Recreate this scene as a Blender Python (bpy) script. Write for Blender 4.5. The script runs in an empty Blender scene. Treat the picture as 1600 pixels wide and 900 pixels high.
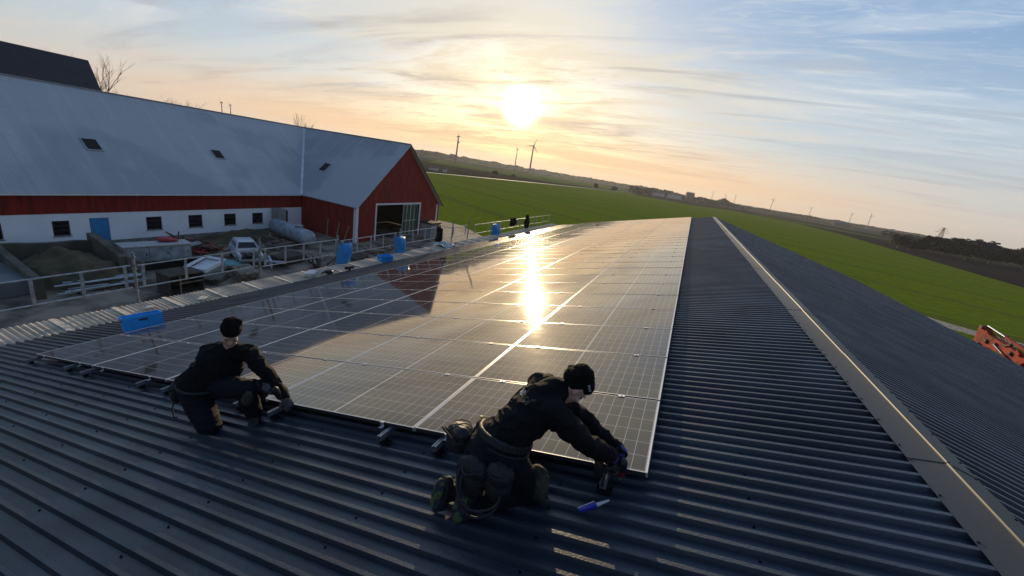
import bpy, bmesh, math, random
from mathutils import Vector, Matrix, noise
random.seed(7)
PI = math.pi
R = math.radians
scene = bpy.context.scene
C = scene.collection
Z0 = 9.5                                   # eye height above the yard

# ------------------------------------------------------------------ camera
cam_d = bpy.data.cameras.new('camera'); cam = bpy.data.objects.new('camera', cam_d); C.objects.link(cam)
cam_d.sensor_width = 36.0; cam_d.lens = 628.0 / 1600 * 36
cam_d.clip_start = 0.05; cam_d.clip_end = 20000
cm = Matrix(((0.90060615, -0.25526148, 0.35178138), (0.40576653, 0.20373452, -0.89098023), (0.15576293, 0.94516338, 0.28706113)))
cam.matrix_world = Matrix.Translation((0, 0, Z0)) @ cm.to_4x4()
scene.camera = cam

# ------------------------------------------------------------------ light
SUN = Vector((-0.40575703, 0.9048785, 0.12867065)).normalized()
EL = math.asin(SUN.z); AZ = math.atan2(SUN.x, SUN.y)
sd = bpy.data.lights.new('sun', 'SUN'); sd.energy = 3.8; sd.angle = R(0.6); sd.color = (1.0, 0.75, 0.44)
so = bpy.data.objects.new('sun', sd); C.objects.link(so)
so.rotation_euler = (-SUN).to_track_quat('-Z', 'Y').to_euler(); so.location = (0, 0, 60)
EXPO = 0.30
scene.view_settings.view_transform = 'Standard'; scene.view_settings.look = 'None'
scene.view_settings.exposure = EXPO; scene.view_settings.gamma = 1; scene.view_settings.use_curve_mapping = False
SKY_STRENGTH = 0.15

def build_world():
    w = bpy.data.worlds.new('World'); scene.world = w; w.use_nodes = True
    nt = w.node_tree; nt.nodes.clear(); N = nt.nodes; L = nt.links
    def n(t, **k):
        x = N.new(t)
        for a, b in k.items(): setattr(x, a, b)
        return x
    def m(op, a, b=None, c=None, clamp=False):
        x = n('ShaderNodeMath', operation=op, use_clamp=clamp)
        for i, v in enumerate((a, b, c)):
            if v is None: continue
            if isinstance(v, (int, float)): x.inputs[i].default_value = v
            else: L.new(v, x.inputs[i])
        return x.outputs[0]
    def mixc(f, a, b, mode='MIX'):
        x = n('ShaderNodeMix', data_type='RGBA', blend_type=mode)
        for s, v in ((0, f), (6, a), (7, b)):
            if isinstance(v, (int, float)): x.inputs[s].default_value = v
            elif isinstance(v, tuple): x.inputs[s].default_value = (*v, 1)
            else: L.new(v, x.inputs[s])
        return x.outputs[2]
    def ss(v, lo, hi):
        x = n('ShaderNodeMapRange', interpolation_type='SMOOTHSTEP'); L.new(v, x.inputs[0])
        x.inputs[1].default_value = lo; x.inputs[2].default_value = hi
        return x.outputs[0]
    sky = n('ShaderNodeTexSky', sky_type='NISHITA'); sky.sun_disc = False
    sky.sun_elevation = EL; sky.sun_rotation = AZ; sky.air_density = 1.0; sky.dust_density = 1.2; sky.ozone_density = 1.5
    tc = n('ShaderNodeTexCoord'); d = tc.outputs['Generated']
    sep = n('ShaderNodeSeparateXYZ'); L.new(d, sep.inputs[0])
    z = sep.outputs[2]
    zc = m('MAXIMUM', z, 0.0)
    dot = n('ShaderNodeVectorMath', operation='DOT_PRODUCT'); L.new(d, dot.inputs[0]); dot.inputs[1].default_value = SUN
    ang = m('MULTIPLY', m('ARCCOSINE', m('MINIMUM', dot.outputs[1], 0.999999)), 180 / PI)      # degrees from the sun
    # direction projected on a cloud layer
    inv = m('DIVIDE', 1.0, m('ADD', zc, 0.10))
    px = m('MULTIPLY', sep.outputs[0], inv); py = m('MULTIPLY', sep.outputs[1], inv)
    cv = n('ShaderNodeCombineXYZ'); L.new(px, cv.inputs[0]); L.new(py, cv.inputs[1])
    def layer(scale, rot, sc, detail, dist, off, rough=0.55):
        mp = n('ShaderNodeMapping'); L.new(cv.outputs[0], mp.inputs[0])
        mp.inputs['Rotation'].default_value = (0, 0, R(rot)); mp.inputs['Scale'].default_value = (scale[0], scale[1], 1)
        mp.inputs['Location'].default_value = off
        t = n('ShaderNodeTexNoise'); L.new(mp.outputs[0], t.inputs['Vector'])
        t.inputs['Scale'].default_value = sc; t.inputs['Detail'].default_value = detail
        t.inputs['Distortion'].default_value = dist; t.inputs['Roughness'].default_value = rough
        return t.outputs[0]
    big = layer((0.55, 1.3), 12, 0.8, 5, 0.6, (3.1, 1.7, 0))
    wisp = layer((0.6, 2.0), 20, 1.5, 10, 1.6, (0.4, 5.2, 0), 0.62)
    fine = layer((1.0, 3.4), 8, 4.0, 8, 1.6, (7.4, 0.9, 0), 0.65)
    veil = ss(big, 0.40, 0.62)
    w1 = ss(wisp, 0.46, 0.66)
    w2 = ss(fine, 0.48, 0.70)
    cover = m('ADD', m('MULTIPLY', veil, 0.55), m('ADD', m('MULTIPLY', w1, 0.42), m('MULTIPLY', w2, 0.30)), clamp=True)
    near = ss(ang, 50.0, 4.0)                                # 1 near the sun
    cover = m('MINIMUM', m('ADD', cover, m('MULTIPLY', near, 0.36)), 0.95)
    cover = m('MULTIPLY', cover, ss(zc, 1.15, 0.35))
    cream = mixc(ss(zc, 0.03, 0.42), (0.72, 0.56, 0.35), (0.62, 0.63, 0.59))
    cool = mixc(ss(zc, 0.0, 0.22), (0.52, 0.48, 0.46), (0.53, 0.61, 0.68))
    ccol = mixc(near, cool, cream)
    # greyer bellies of the low bands
    band = layer((0.35, 2.2), 16, 1.1, 6, 1.0, (9.0, 2.0, 0))
    lowm = m('MULTIPLY', ss(band, 0.47, 0.64), ss(zc, 0.60, 0.15))
    ccol = mixc(m('MULTIPLY', lowm, 0.62), ccol, mixc(near, (0.28, 0.32, 0.38), (0.34, 0.31, 0.30)))
    skyc = n('ShaderNodeVectorMath', operation='SCALE'); L.new(sky.outputs[0], skyc.inputs[0]); skyc.inputs[3].default_value = 0.9 * SKY_STRENGTH
    blue = mixc(ss(zc, 0.0, 0.42), (0.42, 0.50, 0.58), (0.15, 0.30, 0.56))
    base = mixc(0.72, skyc.outputs[0], blue)
    col = mixc(cover, base, ccol)
    # orange horizon band, strongest below the sun
    hz = m('MULTIPLY', m('POWER', m('SUBTRACT', 1.0, m('MINIMUM', m('MULTIPLY', zc, 7.5), 1.0)), 1.8), ss(ang, 60.0, 20.0))
    col = mixc(m('MULTIPLY', hz, 1.0), col, (0.92, 0.45, 0.11))
    hz2 = m('POWER', m('SUBTRACT', 1.0, m('MINIMUM', m('MULTIPLY', zc, 6.0), 1.0)), 2.0)
    col = mixc(m('MULTIPLY', hz2, 0.35), col, (0.66, 0.55, 0.46))
    # aureole and disc of the veiled sun
    def gauss(width, amp):
        q = m('DIVIDE', ang, width)
        return m('MULTIPLY', m('EXPONENT', m('MULTIPLY', m('MULTIPLY', q, q), -1.0)), amp)
    def addc(col, f, rgb):
        v = n('ShaderNodeVectorMath', operation='SCALE'); v.inputs[0].default_value = rgb; L.new(f, v.inputs[3])
        a = n('ShaderNodeVectorMath', operation='ADD'); L.new(col, a.inputs[0]); L.new(v.outputs[0], a.inputs[1])
        return a.outputs[0]
    col = addc(col, gauss(12.0, 0.13), (1.0, 0.66, 0.22))
    col = addc(col, gauss(4.0, 0.21), (1.0, 0.76, 0.26))
    q4 = m('POWER', m('DIVIDE', ang, 2.15), 4.0)
    col = addc(col, m('MULTIPLY', m('EXPONENT', m('MULTIPLY', q4, -1.0)), 1.8), (1.0, 0.93, 0.72))
    # the sky dims away from the sun and towards the zenith, as it does at dusk
    dim = m('MAXIMUM', ss(ang, 50.0, 105.0), m('MULTIPLY', ss(zc, 0.50, 0.85), 1.0))
    dimc = mixc(dim, (1.0, 1.0, 1.0), (0.48, 0.52, 0.59))
    col = mixc(1.0, col, dimc, 'MULTIPLY')
    # hemisphere below the horizon: plain earth
    col = mixc(ss(z, -0.001, -0.01), col, (0.05, 0.055, 0.035))
    bg = n('ShaderNodeBackground'); L.new(col, bg.inputs[0]); bg.inputs[1].default_value = 1.0
    out = n('ShaderNodeOutputWorld'); L.new(bg.outputs[0], out.inputs[0])
build_world()

# ------------------------------------------------------------------ helpers
def tag(o, label=None, cat=None, group=None, kind=None):
    if label: o['label'] = label
    if cat: o['category'] = cat
    if group: o['group'] = group
    if kind: o['kind'] = kind
    return o
def empty(name, loc=(0, 0, 0), label=None, cat=None, group=None, rz=0):
    o = bpy.data.objects.new(name, None); C.objects.link(o); o.location = loc; o.rotation_euler = (0, 0, rz)
    o.empty_display_size = 0.1
    return tag(o, label, cat, group)
def wloc(o):
    v = Vector((0, 0, 0))
    while o is not None: v += o.location; o = o.parent
    return v
class MB:
    def __init__(s): s.v = []; s.f = []; s.sm = []
    def add(s, vs, fs, smooth=False):
        b = len(s.v); s.v += [Vector(v) for v in vs]
        for f in fs: s.f.append(tuple(b + i for i in f)); s.sm.append(smooth)
        return s
    def box(s, c, size, rot=None):
        c = Vector(c); hx, hy, hz = [a / 2 for a in size]
        P = [Vector((x, y, z)) for z in (-hz, hz) for x, y in ((-hx, -hy), (hx, -hy), (hx, hy), (-hx, hy))]
        if rot is not None: P = [rot @ p for p in P]
        return s.add([c + p for p in P], [(3, 2, 1, 0), (4, 5, 6, 7), (0, 1, 5, 4), (1, 2, 6, 5), (2, 3, 7, 6), (3, 0, 4, 7)])
    def bb(s, x0, x1, y0, y1, z0, z1): return s.box(((x0 + x1) / 2, (y0 + y1) / 2, (z0 + z1) / 2), (abs(x1 - x0), abs(y1 - y0), abs(z1 - z0)))
    def tube(s, p0, p1, r0, r1=None, n=10, caps=True):
        p0 = Vector(p0); p1 = Vector(p1); r1 = r0 if r1 is None else r1
        q = (p1 - p0).to_track_quat('Z', 'Y'); vs = []
        for p, r in ((p0, r0), (p1, r1)):
            vs += [p + q @ Vector((math.cos(2 * PI * i / n) * r, math.sin(2 * PI * i / n) * r, 0)) for i in range(n)]
        s.add(vs, [(i, (i + 1) % n, n + (i + 1) % n, n + i) for i in range(n)], True)
        if caps: s.add(vs, [tuple(reversed(range(n))), tuple(range(n, 2 * n))])
        return s
    def path(s, pts, r, n=8):
        pts = [Vector(p) for p in pts]
        for a, b in zip(pts[:-1], pts[1:]): s.tube(a, b, r, r, n)
        return s
    def bar(s, p0, p1, w, h, up=(0, 0, 1)):
        p0 = Vector(p0); p1 = Vector(p1); d = (p1 - p0); ln = d.length; d.normalize()
        x = d.cross(Vector(up)).normalized(); u = x.cross(d)
        rot = Matrix((x, d, u)).transposed()
        return s.box((p0 + p1) / 2, (w, ln, h), rot)
    def ell(s, c, r, rot=None, nu=14, nv=9):
        c = Vector(c); vs = []; fs = []
        for j in range(nv + 1):
            t = PI * j / nv
            for i in range(nu):
                a = 2 * PI * i / nu
                p = Vector((r[0] * math.sin(t) * math.cos(a), r[1] * math.sin(t) * math.sin(a), r[2] * math.cos(t)))
                vs.append(c + (rot @ p if rot is not None else p))
        for j in range(nv):
            for i in range(nu):
                fs.append((j * nu + i, (j + 1) * nu + i, (j + 1) * nu + (i + 1) % nu, j * nu + (i + 1) % nu))
        return s.add(vs, fs, True)
    def poly_prism(s, pts, ax, a0, a1):
        # pts: 2d outline; ax: axis of extrusion; remaining axes keep order
        def mk(p, a):
            l = list(p); l.insert(ax, a); return Vector(l)
        n = len(pts); vs = [mk(p, a0) for p in pts] + [mk(p, a1) for p in pts]
        return s.add(vs, [(i, (i + 1) % n, n + (i + 1) % n, n + i) for i in range(n)] + [tuple(reversed(range(n))), tuple(range(n, 2 * n))])
    def build(s, name, mat, parent=None, local=False, fix=True):
        off = Vector((0, 0, 0)) if (parent is None or local) else wloc(parent)
        me = bpy.data.meshes.new(name)
        me.from_pydata([v - off for v in s.v], [], s.f)
        me.polygons.foreach_set('use_smooth', s.sm)
        me.validate(); 
        if fix:
            bm = bmesh.new(); bm.from_mesh(me); bmesh.ops.recalc_face_normals(bm, faces=bm.faces); bm.to_mesh(me); bm.free()
        me.update()
        o = bpy.data.objects.new(name, me); C.objects.link(o)
        if mat: me.materials.append(mat)
        if parent: o.parent = parent
        return o
def bevel(o, w=0.01, seg=2):
    b = o.modifiers.new('bevel', 'BEVEL'); b.width = w; b.segments = seg; b.limit_method = 'ANGLE'; b.angle_limit = R(40)
    return o
def base_at_bottom(o, p):
    "moves a single mesh's origin to p without moving the mesh"
    p = Vector(p); o.data.transform(Matrix.Translation(-p)); o.location = p
    return o
def copy_tree(o, parent=None):
    c = o.copy(); C.objects.link(c)
    if parent: c.parent = parent
    for ch in list(o.children): copy_tree(ch, c)
    return c

def mat(name, col, rough=0.6, metal=0.0, var=0.0, vscale=3.0, bump=0.0, bscale=20.0, spec=0.5, col2=None, detail=5, stretch=(1, 1, 1), contrast=(0.35, 0.65), coat=0.0, rvar=0.0, trans=0.0):
    m = bpy.data.materials.new(name); m.use_nodes = True
    nt = m.node_tree; N = nt.nodes; L = nt.links; b = N['Principled BSDF']
    b.inputs['Base Color'].default_value = (*col, 1); b.inputs['Roughness'].default_value = rough
    b.inputs['Metallic'].default_value = metal; b.inputs['Specular IOR Level'].default_value = spec
    b.inputs['Coat Weight'].default_value = coat; b.inputs['Transmission Weight'].default_value = trans
    if var or bump or col2 or rvar:
        tc = N.new('ShaderNodeTexCoord'); mp = N.new('ShaderNodeMapping'); L.new(tc.outputs['Object'], mp.inputs[0])
        mp.inputs['Scale'].default_value = stretch
    if var or col2:
        t = N.new('ShaderNodeTexNoise'); L.new(mp.outputs[0], t.inputs['Vector']); t.inputs['Scale'].default_value = vscale; t.inputs['Detail'].default_value = detail
        r = N.new('ShaderNodeMapRange'); L.new(t.outputs[0], r.inputs[0]); r.inputs[1].default_value = contrast[0]; r.inputs[2].default_value = contrast[1]
        c2 = col2 or tuple(c * (1 - var) for c in col); c1 = col if col2 else tuple(min(1, c * (1 + var)) for c in col)
        x = N.new('ShaderNodeMix'); x.data_type = 'RGBA'; L.new(r.outputs[0], x.inputs[0]); x.inputs[6].default_value = (*c1, 1); x.inputs[7].default_value = (*c2, 1)
        L.new(x.outputs[2], b.inputs['Base Color'])
        if rvar:
            rr = N.new('ShaderNodeMapRange'); L.new(t.outputs[0], rr.inputs[0]); rr.inputs[3].default_value = rough - rvar; rr.inputs[4].default_value = rough + rvar
            L.new(rr.outputs[0], b.inputs['Roughness'])
    if bump:
        t2 = N.new('ShaderNodeTexNoise'); L.new(mp.outputs[0], t2.inputs['Vector']); t2.inputs['Scale'].default_value = bscale; t2.inputs['Detail'].default_value = 6
        bp = N.new('ShaderNodeBump'); bp.inputs['Strength'].default_value = bump; bp.inputs['Distance'].default_value = 0.02
        L.new(t2.outputs[0], bp.inputs['Height']); L.new(bp.outputs[0], b.inputs['Normal'])
    return m

M = {}
M['roof'] = mat('navy_roof_paint', (0.044, 0.055, 0.076), 0.40, 0.35, var=0.22, vscale=1.6, bump=0.15, bscale=60, spec=0.5, rvar=0.10)
def sheet_tone(m):
    "each roofing sheet has its own slight tone; dust and scuffs gather in patches"
    nt = m.node_tree; N = nt.nodes; L = nt.links; b = N['Principled BSDF']; src = b.inputs['Base Color'].links[0].from_socket
    tc = N.new('ShaderNodeTexCoord'); sp = N.new('ShaderNodeSeparateXYZ'); L.new(tc.outputs['Object'], sp.inputs[0])
    d = N.new('ShaderNodeMath'); d.operation = 'DIVIDE'; L.new(sp.outputs[1], d.inputs[0]); d.inputs[1].default_value = 0.9744
    f = N.new('ShaderNodeMath'); f.operation = 'FLOOR'; L.new(d.outputs[0], f.inputs[0])
    w = N.new('ShaderNodeTexWhiteNoise'); w.noise_dimensions = '1D'; L.new(f.outputs[0], w.inputs['W'])
    r = N.new('ShaderNodeMapRange'); L.new(w.outputs[0], r.inputs[0]); r.inputs[3].default_value = .82; r.inputs[4].default_value = 1.2
    v = N.new('ShaderNodeVectorMath'); v.operation = 'SCALE'; L.new(src, v.inputs[0]); L.new(r.outputs[0], v.inputs[3])
    t = N.new('ShaderNodeTexNoise'); L.new(tc.outputs['Object'], t.inputs['Vector']); t.inputs['Scale'].default_value = 7; t.inputs['Detail'].default_value = 12; t.inputs['Roughness'].default_value = .72
    q = N.new('ShaderNodeMapRange'); L.new(t.outputs[0], q.inputs[0]); q.inputs[1].default_value = .56; q.inputs[2].default_value = .74; q.inputs[4].default_value = .30
    x = N.new('ShaderNodeMix'); x.data_type = 'RGBA'; L.new(q.outputs[0], x.inputs[0]); L.new(v.outputs[0], x.inputs[6]); x.inputs[7].default_value = (.085, .082, .075, 1)
    L.new(x.outputs[2], b.inputs['Base Color'])
sheet_tone(M['roof'])
M['cap'] = mat('ridge_cap_paint', (0.036, 0.040, 0.046), 0.50, 0.15, var=0.12, vscale=1.2, stretch=(1, 0.3, 1), rvar=0.08)
M['screw'] = mat('dark_screw', (0.01, 0.01, 0.012), 0.4, 0.5)
M['fibre'] = mat('old_fibre_cement', (0.70, 0.57, 0.42), 0.9, var=0.0, col2=(0.42, 0.35, 0.26), vscale=2.2, bump=0.4, bscale=30)
M['fibre_joint'] = mat('pale_joint', (0.82, 0.70, 0.54), 0.9, var=0.2, vscale=5)
M['hallwall'] = mat('hall_wall', (0.35, 0.34, 0.32), 0.8, var=0.15)
M['alu'] = mat('anodised_aluminium', (0.62, 0.62, 0.63), 0.32, 0.85, var=0.06, vscale=6)
M['shadealu'] = mat('shaded_frame_side', (0.035, 0.035, 0.038), 0.5, 0.3)  # long sides of the panel frames, their shade put into the colour
M['railalu'] = mat('shaded_rail_aluminium', (0.30, 0.31, 0.33), 0.4, 0.7, var=0.1, vscale=6)  # darker copy of the aluminium, shade on the rails painted into it
M['frame'] = mat('panel_frame_aluminium', (0.66, 0.66, 0.67), 0.34, 0.55, var=0.05, vscale=4)
M['steel'] = mat('galvanised_steel', (0.42, 0.44, 0.45), 0.5, 0.6, var=0.25, vscale=9)
M['dullsteel'] = mat('dull_scaffold_tube', (0.22, 0.23, 0.235), 0.8, 0.1, var=0.3, vscale=9, spec=0.2)
M['black_steel'] = mat('black_steel', (0.02, 0.02, 0.022), 0.4, 0.5)
M['red'] = mat('falu_red_boards', (0.22, 0.012, 0.006), 0.85, var=0.35, vscale=5, stretch=(1, 1, 0.12), bump=0.3, bscale=18)
M['white'] = mat('white_render', (0.86, 0.89, 0.93), 0.85, var=0.06, vscale=0.7, bump=0.2, bscale=15)
M['whitepaint'] = mat('white_paint', (0.72, 0.73, 0.74), 0.6, var=0.08, vscale=3)
M['plinth'] = mat('grey_plinth', (0.20, 0.20, 0.18), 0.9, var=0.3, vscale=2, bump=0.4)
M['valley'] = mat('zinc_valley', (0.62, 0.64, 0.66), 0.5, 0.2, var=0.15, vscale=1.5)
M['darkroof'] = mat('dark_roof', (0.016, 0.017, 0.028), 0.6, var=0.25, vscale=0.8)
M['glassdark'] = mat('dark_window_glass', (0.010, 0.012, 0.014), 0.08, spec=0.6)
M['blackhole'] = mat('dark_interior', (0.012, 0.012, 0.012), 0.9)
M['bluedoor'] = mat('blue_door_paint', (0.030, 0.24, 0.50), 0.5, var=0.15, vscale=2)
M['browndoor'] = mat('brown_door', (0.09, 0.025, 0.012), 0.6, var=0.2)
M['greendoor'] = mat('green_door_glazing', (0.045, 0.10, 0.075), 0.25, var=0.3, vscale=1.5, stretch=(1, 3, 0.3))
M['blue'] = mat('blue_plastic', (0.010, 0.23, 0.56), 0.42, var=0.18, vscale=5, bump=0.15, bscale=12)
M['crate'] = mat('blue_crate_plastic', (0.015, 0.33, 0.78), 0.6, var=0.08, vscale=5)
M['dirt'] = mat('yard_dirt', (0.30, 0.235, 0.175), 0.95, col2=(0.075, 0.056, 0.040), vscale=0.55, detail=12, bump=1.0, bscale=2.2, contrast=(0.42, 0.60))
M['gravel'] = mat('pale_gravel', (0.46, 0.38, 0.29), 0.95, col2=(0.17, 0.14, 0.10), vscale=2.6, detail=8, bump=0.8, bscale=5)
M['concrete'] = mat('old_concrete', (0.15, 0.13, 0.10), 0.9, col2=(0.07, 0.065, 0.045), vscale=0.9, detail=7, bump=0.6, bscale=5)
M['slab'] = mat('grey_slab', (0.16, 0.18, 0.19), 0.6, var=0.25, vscale=0.6)
M['earth'] = mat('weedy_earth', (0.13, 0.092, 0.050), 0.95, col2=(0.055, 0.050, 0.022), vscale=1.3, detail=8, bump=1.0, bscale=4)
M['wood'] = mat('weathered_wood', (0.21, 0.17, 0.125), 0.85, var=0.4, vscale=3, stretch=(1, 1, 4))
M['darkwood'] = mat('dark_wood', (0.055, 0.042, 0.032), 0.85, var=0.4, vscale=3)
M['rust'] = mat('rusty_metal', (0.16, 0.055, 0.030), 0.8, var=0.5, vscale=4)
M['redpaint'] = mat('red_paint', (0.40, 0.03, 0.03), 0.5, var=0.25, vscale=3)
M['cabinet'] = mat('grey_cabinet', (0.27, 0.29, 0.28), 0.55, var=0.12, vscale=2)
M['tank'] = mat('grey_tank_paint', (0.28, 0.33, 0.37), 0.5, 0.1, var=0.3, vscale=2.0)
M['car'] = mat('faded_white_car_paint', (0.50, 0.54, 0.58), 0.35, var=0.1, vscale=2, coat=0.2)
M['teal'] = mat('teal_panel_paint', (0.06, 0.25, 0.27), 0.5, var=0.25, vscale=3)
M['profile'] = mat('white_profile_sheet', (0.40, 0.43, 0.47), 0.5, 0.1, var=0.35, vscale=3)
M['rubber'] = mat('black_rubber', (0.015, 0.015, 0.016), 0.7)
M['net'] = mat('white_plastic_film', (0.55, 0.55, 0.53), 0.5, var=0.2, vscale=6)
M['paper'] = mat('pale_paper', (0.62, 0.58, 0.48), 0.8)
M['orange'] = mat('orange_machine_paint', (0.36, 0.028, 0.012), 0.75, spec=0.2, col2=(0.13, 0.016, 0.010), vscale=2.2, detail=8, contrast=(.40,.62), bump=0.4)
M['chrome'] = mat('chrome_rod', (0.75, 0.75, 0.75), 0.15, 1.0)
M['cloth'] = mat('black_sweater', (0.0045, 0.0045, 0.006), 0.88, var=0.25, vscale=9, bump=0.5, bscale=120, spec=0.25)
M['trousers'] = mat('dark_work_trousers', (0.0050, 0.006, 0.0105), 0.85, var=0.3, vscale=8, bump=0.5, bscale=90, spec=0.25)
M['beanie'] = mat('black_knit', (0.007, 0.0055, 0.005), 0.95, var=0.3, vscale=25, bump=0.8, bscale=160, spec=0.2)
M['skin'] = mat('skin', (0.58, 0.33, 0.24), 0.5, var=0.08, vscale=20)
M['glove'] = mat('dark_glove', (0.022, 0.020, 0.020), 0.75, var=0.4, vscale=30, bump=0.5, bscale=80)
M['glove_grey'] = mat('grey_glove_back', (0.075, 0.070, 0.068), 0.8, var=0.35, vscale=25, bump=0.5, bscale=80)
M['cuff'] = mat('blue_glove_cuff', (0.03, 0.03, 0.22), 0.7, var=0.2, vscale=20)
M['leather'] = mat('worn_belt', (0.008, 0.009, 0.012), 0.6, var=0.4, vscale=14, bump=0.4, bscale=50)
M['strap'] = mat('grey_strap', (0.016, 0.017, 0.020), 0.7, var=0.2, vscale=20)
M['khaki'] = mat('khaki_patch', (0.075, 0.062, 0.040), 0.85, col2=(0.016, 0.018, 0.012), vscale=16, bump=0.5, bscale=60)
M['camo'] = mat('green_camouflage', (0.060, 0.100, 0.030), 0.8, col2=(0.008, 0.016, 0.026), vscale=16, detail=2, contrast=(0.47, 0.53), bump=0.4, bscale=60)
M['yellow'] = mat('yellow_tab', (0.65, 0.50, 0.03), 0.6)
M['toolred'] = mat('red_tool_plastic', (0.16, 0.014, 0.018), 0.45, var=0.15, vscale=20)
M['toolgrey'] = mat('grey_tool_metal', (0.32, 0.32, 0.31), 0.4, 0.5)
M['toolblack'] = mat('black_tool_plastic', (0.012, 0.012, 0.013), 0.5)
M['knifeblue'] = mat('blue_handle_plastic', (0.018, 0.025, 0.36), 0.4)
M['knifewhite'] = mat('white_plastic', (0.62, 0.66, 0.72), 0.4)
M['print_white'] = mat('pale_print', (0.42, 0.42, 0.38), 0.7)
M['print_green'] = mat('dull_green_print', (0.055, 0.070, 0.030), 0.7)
M['jacket'] = mat('black_jacket', (0.010, 0.009, 0.009), 0.9, var=0.3, vscale=12, bump=0.6, bscale=20, spec=0.2)

def sheet_roof(name, axis, c1, c2):
    "old corrugated fibre cement: fine corrugation, sheet laps, run-off streaks and washed patches"
    m = bpy.data.materials.new(name); m.use_nodes = True; nt = m.node_tree; N = nt.nodes; L = nt.links; b = N['Principled BSDF']
    tc = N.new('ShaderNodeTexCoord'); sp = N.new('ShaderNodeSeparateXYZ'); L.new(tc.outputs['Object'], sp.inputs[0])
    def mt(op, a, c=None):
        x = N.new('ShaderNodeMath'); x.operation = op
        for i, v in enumerate((a, c)):
            if v is None: continue
            if isinstance(v, (int, float)): x.inputs[i].default_value = v
            else: L.new(v, x.inputs[i])
        return x.outputs[0]
    def nz(sc, det, st=(1, 1, 1)):
        mp = N.new('ShaderNodeMapping'); L.new(tc.outputs['Object'], mp.inputs[0]); mp.inputs['Scale'].default_value = st
        t = N.new('ShaderNodeTexNoise'); L.new(mp.outputs[0], t.inputs['Vector']); t.inputs['Scale'].default_value = sc; t.inputs['Detail'].default_value = det; return t.outputs[0]
    def mr(v, a, z, lo=0, hi=1):
        r = N.new('ShaderNodeMapRange'); r.interpolation_type = 'SMOOTHSTEP'; L.new(v, r.inputs[0]); r.inputs[1].default_value = a; r.inputs[2].default_value = z; r.inputs[3].default_value = lo; r.inputs[4].default_value = hi; return r.outputs[0]
    def mx(f, a, c):
        x = N.new('ShaderNodeMix'); x.data_type = 'RGBA'; L.new(f, x.inputs[0])
        for i, q in ((6, a), (7, c)):
            if isinstance(q, tuple): x.inputs[i].default_value = (*q, 1)
            else: L.new(q, x.inputs[i])
        return x.outputs[2]
    along = sp.outputs[axis]; z = sp.outputs[2]
    st = (.12, 1.6, .12) if axis == 1 else (1.6, .12, .12)
    c = mx(mr(nz(.11, 3), .50, .58), c1, c2)
    c = mx(mt('MULTIPLY', mr(nz(.9, 6, st), .50, .72), .28), c, tuple(x * 1.28 for x in c1))
    c = mx(mt('MULTIPLY', mr(nz(2.2, 8, st), .55, .80), .30), c, tuple(x * .62 for x in c1))
    lap = mt('MAXIMUM', mt('LESS_THAN', mt('PINGPONG', along, .53), .014), mt('LESS_THAN', mt('PINGPONG', z, .80), .016))
    c = mx(mt('MULTIPLY', lap, .35), c, tuple(x * .6 for x in c1))
    L.new(c, b.inputs['Base Color']); b.inputs['Roughness'].default_value = .75
    h = mt('ADD', mt('MULTIPLY', mt('SINE', mt('MULTIPLY', along, 35.5)), .5), mt('MULTIPLY', lap, 1.0))
    bp = N.new('ShaderNodeBump'); bp.inputs['Strength'].default_value = .35; bp.inputs['Distance'].default_value = .02; L.new(h, bp.inputs['Height']); L.new(bp.outputs[0], b.inputs['Normal'])
    return m
M['barnroof'] = sheet_roof('grey_fibre_roof', 1, (0.46, 0.475, 0.48), (0.36, 0.38, 0.395))
M['barnroof2'] = sheet_roof('grey_fibre_roof_cross', 0, (0.42, 0.435, 0.44), (0.32, 0.34, 0.355))

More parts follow.
